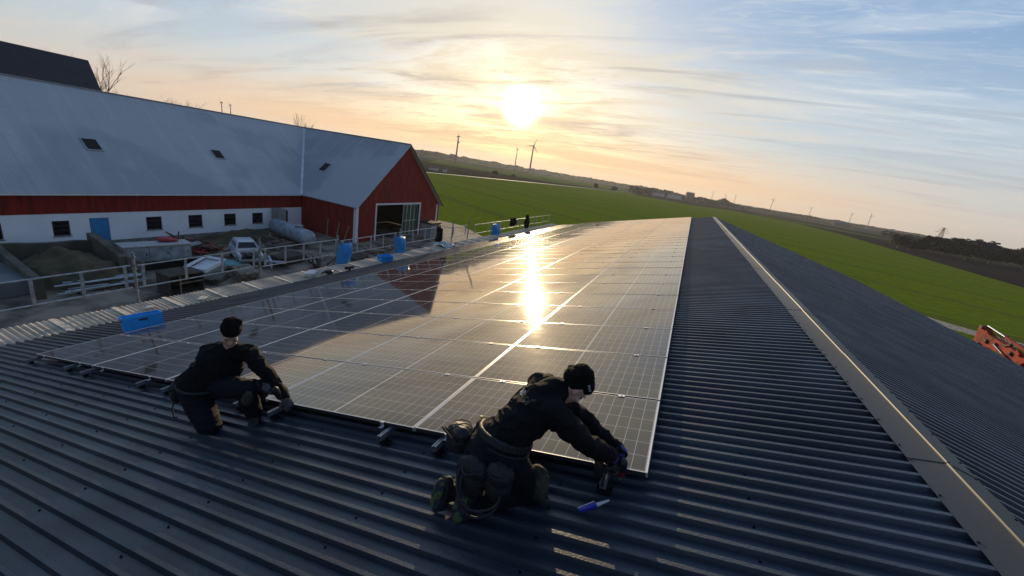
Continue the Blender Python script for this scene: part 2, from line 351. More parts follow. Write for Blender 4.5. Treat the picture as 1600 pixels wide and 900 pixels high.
# ------------------------------------------------------------------ ground
def gmat(name, c1, c2, c3, sc=0.02, stretch=(1, 1, 1), rot=0, fine=0.8, bump=0.5, rough=0.95, tram=False):
    m = bpy.data.materials.new(name); m.use_nodes = True
    nt = m.node_tree; N = nt.nodes; L = nt.links; b = N['Principled BSDF']
    b.inputs['Roughness'].default_value = rough; b.inputs['Specular IOR Level'].default_value = 0.0
    tc = N.new('ShaderNodeTexCoord'); mp = N.new('ShaderNodeMapping'); L.new(tc.outputs['Object'], mp.inputs[0])
    mp.inputs['Rotation'].default_value = (0, 0, R(rot)); mp.inputs['Scale'].default_value = stretch
    def nz(s, d, src):
        t = N.new('ShaderNodeTexNoise'); L.new(src, t.inputs['Vector']); t.inputs['Scale'].default_value = s; t.inputs['Detail'].default_value = d; return t.outputs[0]
    def mr(v, a, z):
        r = N.new('ShaderNodeMapRange'); L.new(v, r.inputs[0]); r.inputs[1].default_value = a; r.inputs[2].default_value = z; return r.outputs[0]
    def mx(f, a, c, mode='MIX'):
        x = N.new('ShaderNodeMix'); x.data_type = 'RGBA'; x.blend_type = mode
        L.new(f, x.inputs[0]) if not isinstance(f, float) else setattr(x.inputs[0], 'default_value', f)
        for i, q in ((6, a), (7, c)):
            if isinstance(q, tuple): x.inputs[i].default_value = (*q, 1)
            else: L.new(q, x.inputs[i])
        return x.outputs[2]
    a = nz(sc, 6, mp.outputs[0]); f = nz(fine, 8, tc.outputs['Object']); g = nz(sc * 9, 6, mp.outputs[0])
    c = mx(mr(a, 0.35, 0.65), c1, c2); c = mx(mr(g, 0.5, 0.8), c, c3)
    c = mx(mr(f, 0.3, 0.75), c, tuple(x * 0.62 for x in c1))
    if tram:
        mp2 = N.new('ShaderNodeMapping'); L.new(tc.outputs['Object'], mp2.inputs[0]); mp2.inputs['Rotation'].default_value = (0, 0, R(-62))
        sx = N.new('ShaderNodeSeparateXYZ'); L.new(mp2.outputs[0], sx.inputs[0]); 
        wv = N.new('ShaderNodeMath'); wv.operation = 'PINGPONG'; L.new(sx.outputs[0], wv.inputs[0]); wv.inputs[1].default_value = 12.0
        d1 = N.new('ShaderNodeMath'); d1.operation = 'SUBTRACT'; L.new(wv.outputs[0], d1.inputs[0]); d1.inputs[1].default_value = 0.95
        d2 = N.new('ShaderNodeMath'); d2.operation = 'ABSOLUTE'; L.new(d1.outputs[0], d2.inputs[0])
        c = mx(mr(d2.outputs[0], 0.55, 0.15), c, (0.10, 0.085, 0.04))
    L.new(c, b.inputs['Base Color'])
    bp = N.new('ShaderNodeBump'); bp.inputs['Strength'].default_value = bump; bp.inputs['Distance'].default_value = 0.15
    L.new(f, bp.inputs['Height']); L.new(bp.outputs[0], b.inputs['Normal'])
    return m
M['grass'] = gmat('winter_wheat', (0.160, 0.225, 0.016), (0.220, 0.230, 0.024), (0.110, 0.185, 0.012), 0.02, (0.35, 2.2, 1), -14, tram=True)
M['grassfar'] = gmat('far_green', (0.12, 0.17, 0.03), (0.13, 0.15, 0.04), (0.08, 0.12, 0.02), 0.006, fine=0.05)
M['plough'] = gmat('ploughed_soil', (0.055, 0.042, 0.036), (0.040, 0.032, 0.030), (0.07, 0.055, 0.045), 0.02, (0.4, 3, 1), -12, fine=0.6)
M['scrub'] = gmat('brown_scrub', (0.060, 0.050, 0.032), (0.045, 0.045, 0.028), (0.075, 0.06, 0.035), 0.01, fine=0.1)
M['plain'] = gmat('far_plain', (0.050, 0.055, 0.040), (0.065, 0.060, 0.040), (0.045, 0.060, 0.030), 0.002, fine=0.01)
M['roadm'] = mat('pale_road', (0.42, 0.40, 0.38), 0.8, var=0.1)
M['asphalt'] = mat('far_asphalt', (0.20, 0.20, 0.21), 0.7, var=0.1)

def sheet(name, pts, z, m, kind='structure'):
    mb = MB(); mb.add([(x, y, z) for x, y in pts], [tuple(range(len(pts)))])
    o = mb.build(name, m, fix=False)
    if o.data.polygons[0].normal.z < 0: o.data.flip_normals()
    return tag(o, kind=kind)
def strip(name, pts, w, z, m):
    mb = MB(); n = len(pts); vs = []
    for i, p in enumerate(pts):
        a = Vector(pts[max(0, i - 1)]); b = Vector(pts[min(n - 1, i + 1)]); d = (b - a).normalized(); q = Vector((-d.y, d.x)) * w / 2
        vs += [(p[0] + q.x, p[1] + q.y, z), (p[0] - q.x, p[1] - q.y, z)]
    mb.add(vs, [(2 * i, 2 * i + 1, 2 * i + 3, 2 * i + 2) for i in range(n - 1)])
    o = mb.build(name, m, fix=False)
    if o.data.polygons[0].normal.z < 0: o.data.flip_normals()
    return tag(o, kind='structure')
sheet('ground', [(-5000, -1500), (5000, -1500), (5000, 6000), (-5000, 6000)], -0.10, M['plain'])
sheet('green_field', [(-122, -60), (-122, 176), (-117, 254), (-108, 358), (-80, 560), (-57, 489), (-2, 476), (45, 545), (95, 470), (100, 346), (93, 250), (86, 153), (76, -60)], -0.04, M['grass'])
sheet('ploughed_field', [(78, -60), (87, 153), (93, 250), (100, 346), (112, 400), (127, 481), (135, 356), (166, 299), (170, 260), (150, -60)], -0.035, M['plough'])
sheet('scrub_field', [(-127, 150), (-126, 254), (-116, 358), (-90, 640), (-133, 400), (-191, 383), (-250, 352), (-330, 330), (-330, 120)], -0.03, M['scrub'])
sheet('pasture', [(-133, 402), (-191, 385), (-252, 354), (-420, 618), (-316, 632), (-349, 1136), (-90, 760)], -0.02, M['grassfar'])
sheet('far_field', [(76, 612), (112, 560), (160, 470), (162, 430), (122, 452), (70, 565)], -0.03, M['grassfar'])
strip('country_road', [(-123, 120), (-122, 176), (-117.4, 254), (-108.7, 358), (-86, 620), (-60, 760)], 3.2, 0.0, M['roadm'])
strip('main_road', [(-90, 769), (40, 840), (120, 830), (190, 720), (234, 600), (300, 420)], 10, 0.02, M['asphalt'])
sheet('dark_field', [(-57, 491), (-2, 484), (76, 614), (130, 560), (200, 540), (228, 560), (180, 700), (100, 800), (30, 800), (-73, 640)], -0.025, M['plough'])
sheet('yard_ground', [(-62, -30), (-11, -30), (-11, 47), (-22, 46), (-30, 52), (-62, 52)], -0.03, M['dirt'])
sheet('gravel_patch', [(-24.5, 34.5), (-19.0, 34.5), (-17.5, 41), (-21.5, 46.2), (-31, 47.5), (-28.4, 44)], -0.012, M['gravel'])
strip('dirt_track', [(20, 70), (29.8, 60.5), (33.5, 58.5), (42, 55), (70, 44)], 4.0, -0.02, M['gravel'])

# ------------------------------------------------------------------ the hall we stand on
PN = Vector((-0.2464802, 0, 0.9691478)); PU = Vector((0.9691478, 0, 0.2464802))
RX = 1.95; YE = 38.6; YF = -7.0
def plane_pt(u, v, d): return PU * u + Vector((0, v, 0)) - PN * d + Vector((0, 0, Z0))
def roofz(x, h=0.0): return Z0 + (-1.88 + 0.2464802 * x) / 0.9691478 + h / 0.9691478
def RP(x, y, h=0.0):
    "point on the left slope above x,y with normal height h"
    p = Vector((x, y, roofz(x))); return p + PN * h
hall = empty('farm_hall', (0, 15, 0), 'long low farm hall with a dark navy ribbed metal roof under the solar panels', 'farm building')
PITCH = 0.1218
def rib_roof(side):
    # side -1: left slope, +1: right slope
    mb = MB(); xs = RX; xe = -11.25 if side < 0 else 12.8
    prof = [(0.0, 0.0), (0.040, 0.0), (0.052, 0.033), (0.078, 0.033), (0.090, 0.0)]
    ys = []; hs = []
    k0 = int((YF) / PITCH); y = k0 * PITCH
    while y < YE:
        for a, h in prof: ys.append(y + a); hs.append(h)
        y += PITCH
    ys.append(y); hs.append(0.0)
    zr = roofz(RX); tan = 0.2464802 / 0.9691478
    n = len(ys); vs = []
    cols = [0.0, 0.5, 1.0]
    for t in cols:
        x = xs + (xe - xs) * t; z = zr - abs(x - RX) * tan
        for yy, h in zip(ys, hs):
            vs.append((x + side * 0.2465 * h, yy, z + 0.969 * h))
    fs = []
    for c in range(len(cols) - 1):
        for i in range(n - 1):
            a = c * n + i
            fs.append((a, a + 1, a + n + 1, a + n) if side < 0 else (a, a + n, a + n + 1, a + 1))
    mb.add(vs, fs)
    o = mb.build('roof_sheet', M['roof'], hall, fix=False)
    if o.data.polygons[0].normal.z < 0: o.data.flip_normals()
    return o
tag(rib_roof(-1), label='near slope of ribbed metal roof below the panels')
tag(rib_roof(1), label='far slope of ribbed metal roof falling to the right')
def roof_screws():
    mb = MB(); u = 1.2
    while u < 12.6:
        k = int(.2 / PITCH)
        while k * PITCH < 9.0:
            y = k * PITCH + .018; x = RX - u * .969
            p = Vector((x, y, roofz(x))); mb.tube(p, p + PN * .006, .0085, .0085, 6); mb.tube(p + PN * .006, p + PN * .011, .0045, .0045, 6)
            k += 2
        u += 1.15
    tag(mb.build('roof_screw', M['screw'], hall), kind='stuff')
roof_screws()
# ridge cap made of lapped lengths
def ridge_caps():
    tan = 0.2464802 / 0.9691478; zr = roofz(RX) + 0.036
    L = 2.0; y = YF + 0.35
    k = 0
    while y < YE:
        y1 = min(y + L, YE + 0.1); e = 0.004 * (k % 2); mb = MB()
        prof = [(-0.200, -0.200 * tan), (-0.018, -0.018 * tan)]
        for j in range(7):
            a = PI - PI * j / 6; prof.append((0.009 * math.cos(a), 0.008 * math.sin(a) + 0.003))
        prof += [(0.018, -0.018 * tan), (0.165, -0.165 * tan), (0.170, -0.170 * tan - 0.018)]
        vs = []
        for yy in (y - 0.06, y1):
            for px, pz in prof: vs.append((RX + px, yy, zr + pz + e))
        n = len(prof); mb.add(vs, [(i, i + 1, n + i + 1, n + i) for i in range(n - 1)], True)
        # lap edge thickness
        mb.add([(RX - 0.2, y - 0.0605, zr - 0.2 * tan + e), (RX, y - 0.0605, zr + e), (RX, y - 0.0605, zr + e - 0.006), (RX - 0.2, y - 0.0605, zr - 0.2 * tan + e - 0.006)], [(0, 1, 2, 3)])
        o = mb.build('ridge_cap', M['cap'], hall, fix=False)
        if o.data.polygons[0].normal.z < 0 and o.data.polygons[1].normal.z < 0: o.data.flip_normals()
        sc = MB(); yy = y + 0.1
        while yy < y1:
            for sx in (-0.185, 0.152):
                sc.tube((RX + sx, yy, zr - abs(sx) * tan + e), (RX + sx, yy, zr - abs(sx) * tan + e + 0.007), 0.007, 0.007, 6)
            yy += 3 * PITCH
        if y < 14: tag(sc.build('screw_row', M['screw'], o), kind='stuff')
        y += L; k += 1
ridge_caps()
# walls under the roof
def hall_walls():
    mb = MB(); zl = roofz(-11.1) - 0.08; zr = roofz(RX) - 0.1; zz = roofz(RX) - (12.6 - RX) * 0.2543 - 0.08
    mb.poly_prism([(-11.1, 0), (12.6, 0), (12.6, zz), (RX, zr), (-11.1, zl)], 1, YF + 0.2, YE - 0.15)
    mb.build('wall', M['hallwall'], hall)
hall_walls()
# flat fibre cement sheets along the eave
ZS = Z0 - 4.80
def eave_sheets():
    L = 1.06; nx = 2; per = 0.098
    proto = None; y = YF; k = 0
    while y < YE - 0.2:
        if proto is None:
            mb = MB(); vs = []; n = 45
            for x in (-12.14, -11.70, -11.20):
                for i in range(n + 1):
                    yy = (L - 0.0) * i / n
                    joint = yy < 0.07
                    z = (0.018 if joint else 0.016 * math.cos(2 * PI * yy / per))
                    vs.append((x, yy, z))
            fs = [(c * (n + 1) + i, c * (n + 1) + i + 1, (c + 1) * (n + 1) + i + 1, (c + 1) * (n + 1) + i) for c in range(2) for i in range(n)]
            mb.add(vs, fs)
            proto = mb.build('eave_sheet', M['fibre'], hall, local=True, fix=False)
            if proto.data.polygons[3].normal.z < 0: proto.data.flip_normals()
            j = MB(); j.add([(x, yy, 0.024) for x in (-12.14, -11.2) for yy in (-0.01, 0.075)], [(0, 1, 3, 2)]); j.box((-12.14, 0.033, 0.015), (0.006, 0.085, 0.02))
            jo = j.build('joint_strip', M['fibre_joint'], proto, local=True, fix=False)
            if jo.data.polygons[0].normal.z < 0: jo.data.flip_normals()
            o = proto
        else: o = copy_tree(proto, hall)
        o.location = (random.uniform(-0.02, 0.02), y - 15, ZS + random.uniform(-0.006, 0.006))
        y += L; k += 1
    mb = MB(); mb.bb(-12.10, -11.0, YF, YE, ZS - 0.25, ZS - 0.03); mb.build('eave_board', M['darkwood'], hall)
eave_sheets()

# ------------------------------------------------------------------ solar panels
def panel_material():
    m = bpy.data.materials.new('solar_cells'); m.use_nodes = True
    nt = m.node_tree; N = nt.nodes; L = nt.links; b = N['Principled BSDF']
    tc = N.new('ShaderNodeTexCoord'); sp = N.new('ShaderNodeSeparateXYZ'); L.new(tc.outputs['Object'], sp.inputs[0])
    def mt(op, a, c=None, e=None):
        x = N.new('ShaderNodeMath'); x.operation = op
        for i, v in enumerate((a, c, e)):
            if v is None: continue
            if isinstance(v, (int, float)): x.inputs[i].default_value = v
            else: L.new(v, x.inputs[i])
        return x.outputs[0]
    def line(v, pitch, w):          # 1 on lines of width w
        q = mt('PINGPONG', v, pitch / 2)      # 0 at multiples of pitch
        return mt('LESS_THAN', q, w / 2)
    X = sp.outputs[0]; Y = sp.outputs[1]
    ax = mt('SUBTRACT', mt('ABSOLUTE', X), 0.007)
    gx = line(ax, 0.0902, 0.0036); gy = line(Y, 0.1655, 0.0034)
    mid = mt('LESS_THAN', mt('ABSOLUTE', X), 0.0065)
    edge = mt('GREATER_THAN', mt('ABSOLUTE', X), 0.912)
    g = mt('MAXIMUM', mt('MAXIMUM', gx, gy), mt('MAXIMUM', mid, edge))
    bus = line(mt('ADD', Y, 0.0092), 0.01839, 0.0009)
    vo = N.new('ShaderNodeTexWhiteNoise'); cb = N.new('ShaderNodeCombineXYZ')
    L.new(mt('FLOOR', mt('DIVIDE', X, 0.0902)), cb.inputs[0]); L.new(mt('FLOOR', mt('DIVIDE', Y, 0.1655)), cb.inputs[1])
    oi = N.new('ShaderNodeObjectInfo'); L.new(oi.outputs['Random'], cb.inputs[2]); L.new(cb.outputs[0], vo.inputs[0])
    c1 = N.new('ShaderNodeMix'); c1.data_type = 'RGBA'; L.new(vo.outputs[0], c1.inputs[0]); c1.inputs[6].default_value = (0.011, 0.011, 0.018, 1); c1.inputs[7].default_value = (0.016, 0.015, 0.025, 1)
    c2 = N.new('ShaderNodeMix'); c2.data_type = 'RGBA'; L.new(mt('MULTIPLY', bus, 0.35), c2.inputs[0]); L.new(c1.outputs[2], c2.inputs[6]); c2.inputs[7].default_value = (0.25, 0.24, 0.24, 1)
    c3 = N.new('ShaderNodeMix'); c3.data_type = 'RGBA'; L.new(g, c3.inputs[0]); L.new(c2.outputs[2], c3.inputs[6]); c3.inputs[7].default_value = (0.52, 0.51, 0.50, 1)
    L.new(c3.outputs[2], b.inputs['Base Color'])
    # dust smears roughen the glass
    mp = N.new('ShaderNodeMapping'); L.new(tc.outputs['Object'], mp.inputs[0]); mp.inputs['Scale'].default_value = (1, 3, 1)
    t = N.new('ShaderNodeTexNoise'); L.new(mp.outputs[0], t.inputs['Vector']); t.inputs['Scale'].default_value = 2.4; t.inputs['Detail'].default_value = 8
    r = N.new('ShaderNodeMapRange'); L.new(t.outputs[0], r.inputs[0]); r.inputs[1].default_value = 0.3; r.inputs[2].default_value = 0.75; r.inputs[3].default_value = 0.030; r.inputs[4].default_value = 0.070; b.inputs['Coat Weight'].default_value = 0.035; b.inputs['Coat Roughness'].default_value = 0.40; b.inputs['Coat IOR'].default_value = 1.5
    L.new(r.outputs[0], b.inputs['Roughness']); b.inputs['IOR'].default_value = 1.85; b.inputs['Specular IOR Level'].default_value = 0.60; b.inputs['Specular Tint'].default_value = (1.0, 0.82, 0.55, 1)
    return m
M['cells'] = panel_material()
ROT_P = Matrix((PU, Vector((0, 1, 0)), PN)).transposed()
PW, PL_, PT = 1.028, 1.853, 0.035          # along the ridge, along the slope, thickness
CS, RS = 1.868, 1.050
ORD = ['first', 'second', 'third', 'fourth', 'fifth', 'sixth', 'seventh', 'eighth', 'ninth', 'tenth', 'eleventh', 'twelfth', 'thirteenth', 'fourteenth', 'fifteenth', 'sixteenth', 'seventeenth', 'eighteenth', 'nineteenth', 'twentieth']
def ordw(i):
    if i < 20: return ORD[i]
    t = {2: 'twenty', 3: 'thirty'}[(i + 1) // 10]
    if (i + 1) % 10 == 0: return t[:-1] + 'ieth'
    return t + '-' + ORD[(i + 1) % 10 - 1]
COLW = ['column nearest the ridge', 'second column from the ridge', 'middle column', 'second column from the eave', 'column nearest the eave']
def make_panels():
    root = bpy.data.objects.new('solar_panel', None); C.objects.link(root); root.empty_display_size = 0.1
    hx, hy = PL_ / 2, PW / 2; lip = 0.011; ly = 0.006
    f = MB()
    for sx in (-1, 1): f.box((sx * (hx - lip / 2), 0, -PT / 2), (lip, PW, PT))
    for sy in (-1, 1): f.box((0, sy * (hy - ly / 2), -.0011), (PL_ - 2 * lip - 0.001, ly, .0021))
    f.build('frame', M['frame'], root, local=True)
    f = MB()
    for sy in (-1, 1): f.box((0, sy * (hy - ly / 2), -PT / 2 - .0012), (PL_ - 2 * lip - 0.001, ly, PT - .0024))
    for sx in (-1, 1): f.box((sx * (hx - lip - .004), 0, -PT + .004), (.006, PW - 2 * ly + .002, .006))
    f.build('frame_web', M['shadealu'], root, local=True)  # frame sides below the bright lip, coloured as if in shade
    g = MB(); g.bb(-hx + lip, hx - lip, -hy + ly, hy - ly, -0.012, -0.0025); g.build('glass_sheet', M['cells'], root, local=True)
    cl = MB()
    for x in (-0.60, 0.60):
        cl = MB(); cl.box((x, hy + 0.005, 0.0025), (0.055, 0.034, 0.005)); cl.box((x, hy + 0.005, -0.02), (0.05, 0.008, 0.04)); cl.tube((x, hy + 0.005, 0.005), (x, hy + 0.005, 0.012), 0.007, 0.007, 8)
        cl.build('clamp', M['alu'], root, local=True)
    # a row of end clamps on the front edge only
    k = 0
    ec = MB()
    for x in (-0.60, 0.60):
        ec = MB(); ec.box((x, -hy - 0.004, 0.0025), (0.04, 0.026, 0.004)); ec.box((x, -hy - 0.012, -0.018), (0.04, 0.006, 0.04)); ec.box((x, -hy - 0.028, -0.036), (0.04, 0.03, 0.005))
        ec.build('end_clamp', M['alu'], root, local=True)
    first = True
    for i in range(34):
        for j in range(5):
            if first: o = root; first = False
            else:
                o = root.copy(); C.objects.link(o)
                for ch in root.children:
                    if ch.name.startswith('end_clamp') and i > 0: continue
                    if ch.name.startswith('clamp') and (i > 16 or i == 33): continue
                    c = ch.copy(); C.objects.link(c); c.parent = o
            p = plane_pt(-0.255 - CS * j - PL_ / 2, 2.427 + RS * i + PW / 2, 1.73)
            jit = Matrix.Rotation(R(random.gauss(0, 0.11)), 3, 'X') @ Matrix.Rotation(R(random.gauss(0, 0.09)), 3, 'Y')
            o.matrix_world = Matrix.Translation(p) @ (ROT_P @ jit).to_4x4()
            o['label'] = 'solar panel in the %s row from the front, %s' % (ordw(i), COLW[j]); o['category'] = 'solar panel'; o['group'] = 'solar panels laid in rows on the roof'
make_panels()
def make_rails():
    xs = [-8.77, -7.55, -6.98, -5.60, -5.04, -3.75, -3.20, -1.85, -1.33, -0.06]
    for k, x in enumerate(xs):
        u = x / 0.9691 - 0.40 + 0.04       # x at the rail's own height
        y0 = 2.30 + random.uniform(-0.03, 0.03)
        p0 = plane_pt(0, y0, 1.788); 
        uu = (x - (-PN.x * -1.788) * -1) if False else None
        # solve u so that world x matches
        u = (x + 1.788 * PN.x) / PU.x
        a = plane_pt(u, y0, 1.787); b = plane_pt(u, 37.9, 1.787)
        root = empty('mounting_rail', a, 'aluminium mounting rail sticking out under the front edge of the panels, %s from the ridge' % ORD[9 - k], 'mounting rail', 'mounting rails under the panels')
        mb = MB()
        rot = Matrix((PU, Vector((0, 1, 0)), PN)).transposed()
        ln = 37.9 - y0; c = (a + b) / 2
        for s in (-1, 1): mb.box(c + PU * (s * 0.0165), (0.007, ln, 0.04), rot)
        mb.box(c - PN * 0.018, (0.026, ln - 0.001, 0.004), rot)
        for s in (-1, 1): mb.box(c + PU * (s * 0.0105) + PN * 0.0215, (0.011, ln, 0.003), rot)
        mb.build('rail_profile', M['railalu'], root)
        for q in range(3):
            fo = MB(); yy = y0 + 0.05 + q * 1.2; t = plane_pt(u, yy, 1.83)
            fo.box(t, (0.06, 0.05, 0.04), rot); fo.box(plane_pt(u, yy, 1.847), (0.10, 0.07, 0.006), rot)
            fo.build('rail_foot', M['black_steel'], root)
make_rails()

# ------------------------------------------------------------------ the red barn (L-shaped)
BX = -36.05; EZ = 3.55; RZ = 9.88; RIDX = -44.1; CY0 = 29.65; CY1 = 43.5; CYR = 36.6; GX = -28.76
def slab_poly(mb, pts, th):
    pts = [Vector(p) for p in pts]; n = (pts[1] - pts[0]).cross(pts[2] - pts[0]).normalized()
    if n.z < 0: n = -n
    k = len(pts); vs = pts + [p - n * th for p in pts]
    mb.add(vs, [tuple(range(k)), tuple(reversed(range(k, 2 * k)))] + [(i, (i + 1) % k, k + (i + 1) % k, k + i) for i in range(k)])
def make_barn():
    b = empty('red_barn', (-40, 25, 0), 'large L-shaped red barn with grey roof, white lower wall and open gable doorway', 'barn')
    Y0 = -12
    # lower white wall with window holes is one sheet of pieces between openings
    openings = [(9.0, 9.55, .72, 1.72, 'w'), (11.62, 12.42, .72, 1.70, 'w'), (13.39, 14.40, .05, 1.80, 'blue'), (16.50, 17.48, .76, 1.74, 'w'), (19.28, 20.30, .76, 1.76, 'w'), (22.02, 23.01, .76, 1.75, 'w'), (24.48, 25.50, .76, 1.74, 'w'), (27.21, 28.11, .25, 1.88, 'brown')]
    mb = MB(); y = Y0; zt = 2.16; zb = 0.22
    for a, c, lo, hi, k in openings:
        mb.bb(BX - 0.25, BX, y, a, zb, zt)
        mb.bb(BX - 0.25, BX, a, c, hi, zt)
        if lo > zb + .05: mb.bb(BX - 0.25, BX, a, c, zb, lo)
        y = c
    mb.bb(BX - 0.25, BX, y, CY0 + .2, zb, zt)
    tag(mb.build('lower_wall', M['white'], b), label='white rendered lower wall of the long wing')
    MB().bb(BX - 0.25, BX + 0.03, Y0, CY0 - 0.01, -0.05, zb - 0.004).build('plinth', M['plinth'], b)
    # red upper boards, as separate vertical boards with tiny offsets for relief
    mb = MB(); y = Y0
    while y < CY0 - 0.02:
        w = min(0.145, CY0 - y); e = random.uniform(0, 0.008); mb.bb(BX - 0.2, BX + 0.030 + e, y, y + w - 0.006, zt + 0.002, EZ + 0.05); y += w
    tag(mb.build('upper_wall', M['red'], b), label='red boarded upper wall of the long wing')
    for a, c, lo, hi, k in openings:
        if k == 'w':
            f = MB()
            for (p, q, r, s) in ((a, c, lo, lo + .06), (a, c, hi - .06, hi), (a, a + .06, lo + .06, hi - .06), (c - .06, c, lo + .06, hi - .06)): f.bb(BX - .12, BX - .04, p, q, r, s)
            for z in (0.33, 0.66): f.bb(BX - .10, BX - .06, a + .06, c - .06, lo + (hi - lo) * z - .015, lo + (hi - lo) * z + .015)
            wo = f.build('window', M['darkwood'], b)
            MB().bb(BX - .095, BX - .085, a + .055, c - .055, lo + .05, hi - .05).build('pane', M['glassdark'], wo)
            MB().bb(BX - .10, BX + .05, a - .05, c + .05, lo - .05, lo - .002).build('sill', M['plinth'], wo)
        else:
            d = MB().bb(BX - .12, BX - .05, a, c, lo, hi)
            do = tag(d.build('door', M['bluedoor'] if k == 'blue' else M['browndoor'], b), label='bright blue door' if k == 'blue' else 'brown door with a small pane')
            MB().bb(BX - .05, BX - .01, a + .08, a + .12, 0.95, 1.1).build('handle', M['steel'], do)
            if k == 'brown': MB().bb(BX - .049, BX - .04, a + .3, c - .3, 1.2, 1.5).build('pane', M['whitepaint'], do)
    # cross wing walls
    def boards_y(mb, x0, x1, yf):
        x = x0
        while x < x1 - 0.001:
            w = min(0.145, x1 - x); mb.bb(x, x + w - 0.006, yf - 0.03 - random.uniform(0, .008), yf + 0.12, 0.02, EZ); x += w
    mb = MB(); boards_y(mb, BX + 0.035, GX, CY0); tag(mb.build('side_wall', M['red'], b), label='red side wall of the cross wing')
    dy0, dy1, dzt = 32.40, 39.50, 3.62
    mb = MB(); y = CY0 + .1
    while y < CY1 - 0.1:
        w = 0.145; ym = y + w / 2; top = EZ + (RZ - EZ) * (1 - abs(ym - CYR) / (CYR - CY0)) - 0.15
        lo = dzt if (dy0 - .1 < ym < dy1 + .1) else 0.02; e = random.uniform(0, .008)
        mb.bb(GX - 0.1, GX + e, y, y + w - 0.006, lo, max(lo + .1, top)); y += w
    tag(mb.build('gable_wall', M['red'], b), label='red gable wall around the big doorway')
    MB().bb(GX - .2, GX - .13, CY0 + .9, CY1 - .9, dzt - .05, EZ + .3).build('lintel_beam', M['darkwood'], b)
    # white trim
    for (y0, y1, z0, z1) in ((dy0 - .17, dy0, 0, dzt + .17), (dy1, dy1 + .17, 0, dzt + .17), (dy0, dy1, dzt, dzt + .17)):
        MB().bb(GX - .05, GX + .06, y0, y1, z0, z1).build('door_frame', M['whitepaint'], b)
    MB().bb(GX - .02, GX + .05, CY0 - .04, CY0 + .26, 0, EZ - .05).build('corner_board', M['whitepaint'], b)
    MB().bb(GX - .24, GX - .025, CY0 - .06, CY0 - .02, 0, EZ - .08).build('corner_board', M['whitepaint'], b)
    MB().bb(GX - .02, GX + .05, CY1 - .55, CY1 - .33, 0, EZ - .05).build('corner_board', M['whitepaint'], b)
    # interior
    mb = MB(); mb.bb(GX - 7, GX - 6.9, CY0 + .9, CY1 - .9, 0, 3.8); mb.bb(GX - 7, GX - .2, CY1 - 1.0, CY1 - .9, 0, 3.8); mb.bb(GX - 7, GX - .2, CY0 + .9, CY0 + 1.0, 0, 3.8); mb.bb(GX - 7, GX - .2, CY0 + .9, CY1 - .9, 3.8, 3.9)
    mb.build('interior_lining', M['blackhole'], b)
    # green sliding door leaves at the right side of the opening
    for k, (a, c) in enumerate(((36.75, 38.1), (38.15, 39.48))):
        lf = MB(); x = GX - .12 - .06 * k
        for y0 in (a, (a + c) / 2 - .04, c - .08): lf.bb(x - .04, x, y0, y0 + .08, 0.05, dzt - .02)
        for z in (0.05, 1.7, dzt - .12): lf.bb(x - .035, x - .005, a + .08, c - .08, z, z + .1)
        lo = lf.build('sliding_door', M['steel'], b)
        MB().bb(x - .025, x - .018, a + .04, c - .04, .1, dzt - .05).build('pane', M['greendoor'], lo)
    # roofs
    ov = 0.45
    sl = (RZ - EZ) / (BX - RIDX); ex = BX + ov; ez = EZ - ov * sl * 0 + .12
    def zl(x): return EZ + .22 + (BX - x) * (RZ - EZ - .1) / (BX - RIDX)
    def zc(y): return EZ + .22 + (y - CY0) * (RZ - EZ - .1) / (CYR - CY0)
    mb = MB(); slab_poly(mb, [(BX + .35, Y0 - .3, zl(BX + .35)), (BX + .35, CY0 - .30, zl(BX + .35)), (RIDX, CYR, zl(RIDX)), (RIDX, Y0 - .3, zl(RIDX))], .10)
    tag(mb.build('roof', M['barnroof'], b), label='grey roof slope of the long wing')
    mb = MB(); slab_poly(mb, [(RIDX - 8.4, Y0 - .3, zl(RIDX) - 6.4), (RIDX - 8.4, CY1, zl(RIDX) - 6.4), (RIDX - .01, CY1, zl(RIDX)), (RIDX - .01, Y0 - .3, zl(RIDX))], .10)
    mb.build('roof', M['barnroof'], b)
    gx = GX + .35
    mb = MB(); slab_poly(mb, [(BX + .38, CY0 - .34, zc(CY0 - .34)), (gx, CY0 - .34, zc(CY0 - .34)), (gx, CYR, zc(CYR)), (RIDX + .03, CYR, zc(CYR))], .10)
    cr = tag(mb.build('roof', M['barnroof2'], b), label='grey roof slope of the cross wing')
    mb = MB(); yy = CY1 + .5; slab_poly(mb, [(RIDX, yy, zc(2 * CYR - yy)), (gx, yy, zc(2 * CYR - yy)), (gx, CYR + .01, zc(CYR)), (RIDX, CYR + .01, zc(CYR))], .10)
    mb.build('roof', M['barnroof'], b)
    # light edge boards
    e = MB(); e.bb(BX + .36, BX + .39, Y0, CY0 - .36, zl(BX + .35) - .13, zl(BX + .35) - .01); e.build('eave_board', M['whitepaint'], b)
    e = MB(); e.bar((gx + .02, CY0 - .34, zc(CY0 - .34) - .07), (gx + .02, CYR, zc(CYR) - .07), .03, .10, (1, 0, 0)); e.build('barge_board', M['valley'], b)
    e = MB(); e.bar((gx + .02, yy, zc(2 * CYR - yy) - .09), (gx + .02, CYR, zc(CYR) - .07), .03, .14, (1, 0, 0)); e.build('barge_board', M['browndoor'], b)
    e = MB(); e.bar((gx, CYR, zc(CYR) + .02), (RIDX - .1, CYR, zc(CYR) + .02), .3, .04); e.bar((RIDX, CYR, zl(RIDX) + .02), (RIDX, Y0, zl(RIDX) + .02), .3, .04); e.build('ridge_cap', M['barnroof'], b)
    # valley
    p0 = Vector((BX + .37, CY0 - .32, zl(BX + .35) + .03)); p1 = Vector((RIDX + .05, CYR, zl(RIDX) + .03))
    v = MB(); d = (p1 - p0); nrm = Vector((0.45, -0.45, 0.77)).normalized(); s = d.cross(nrm).normalized()
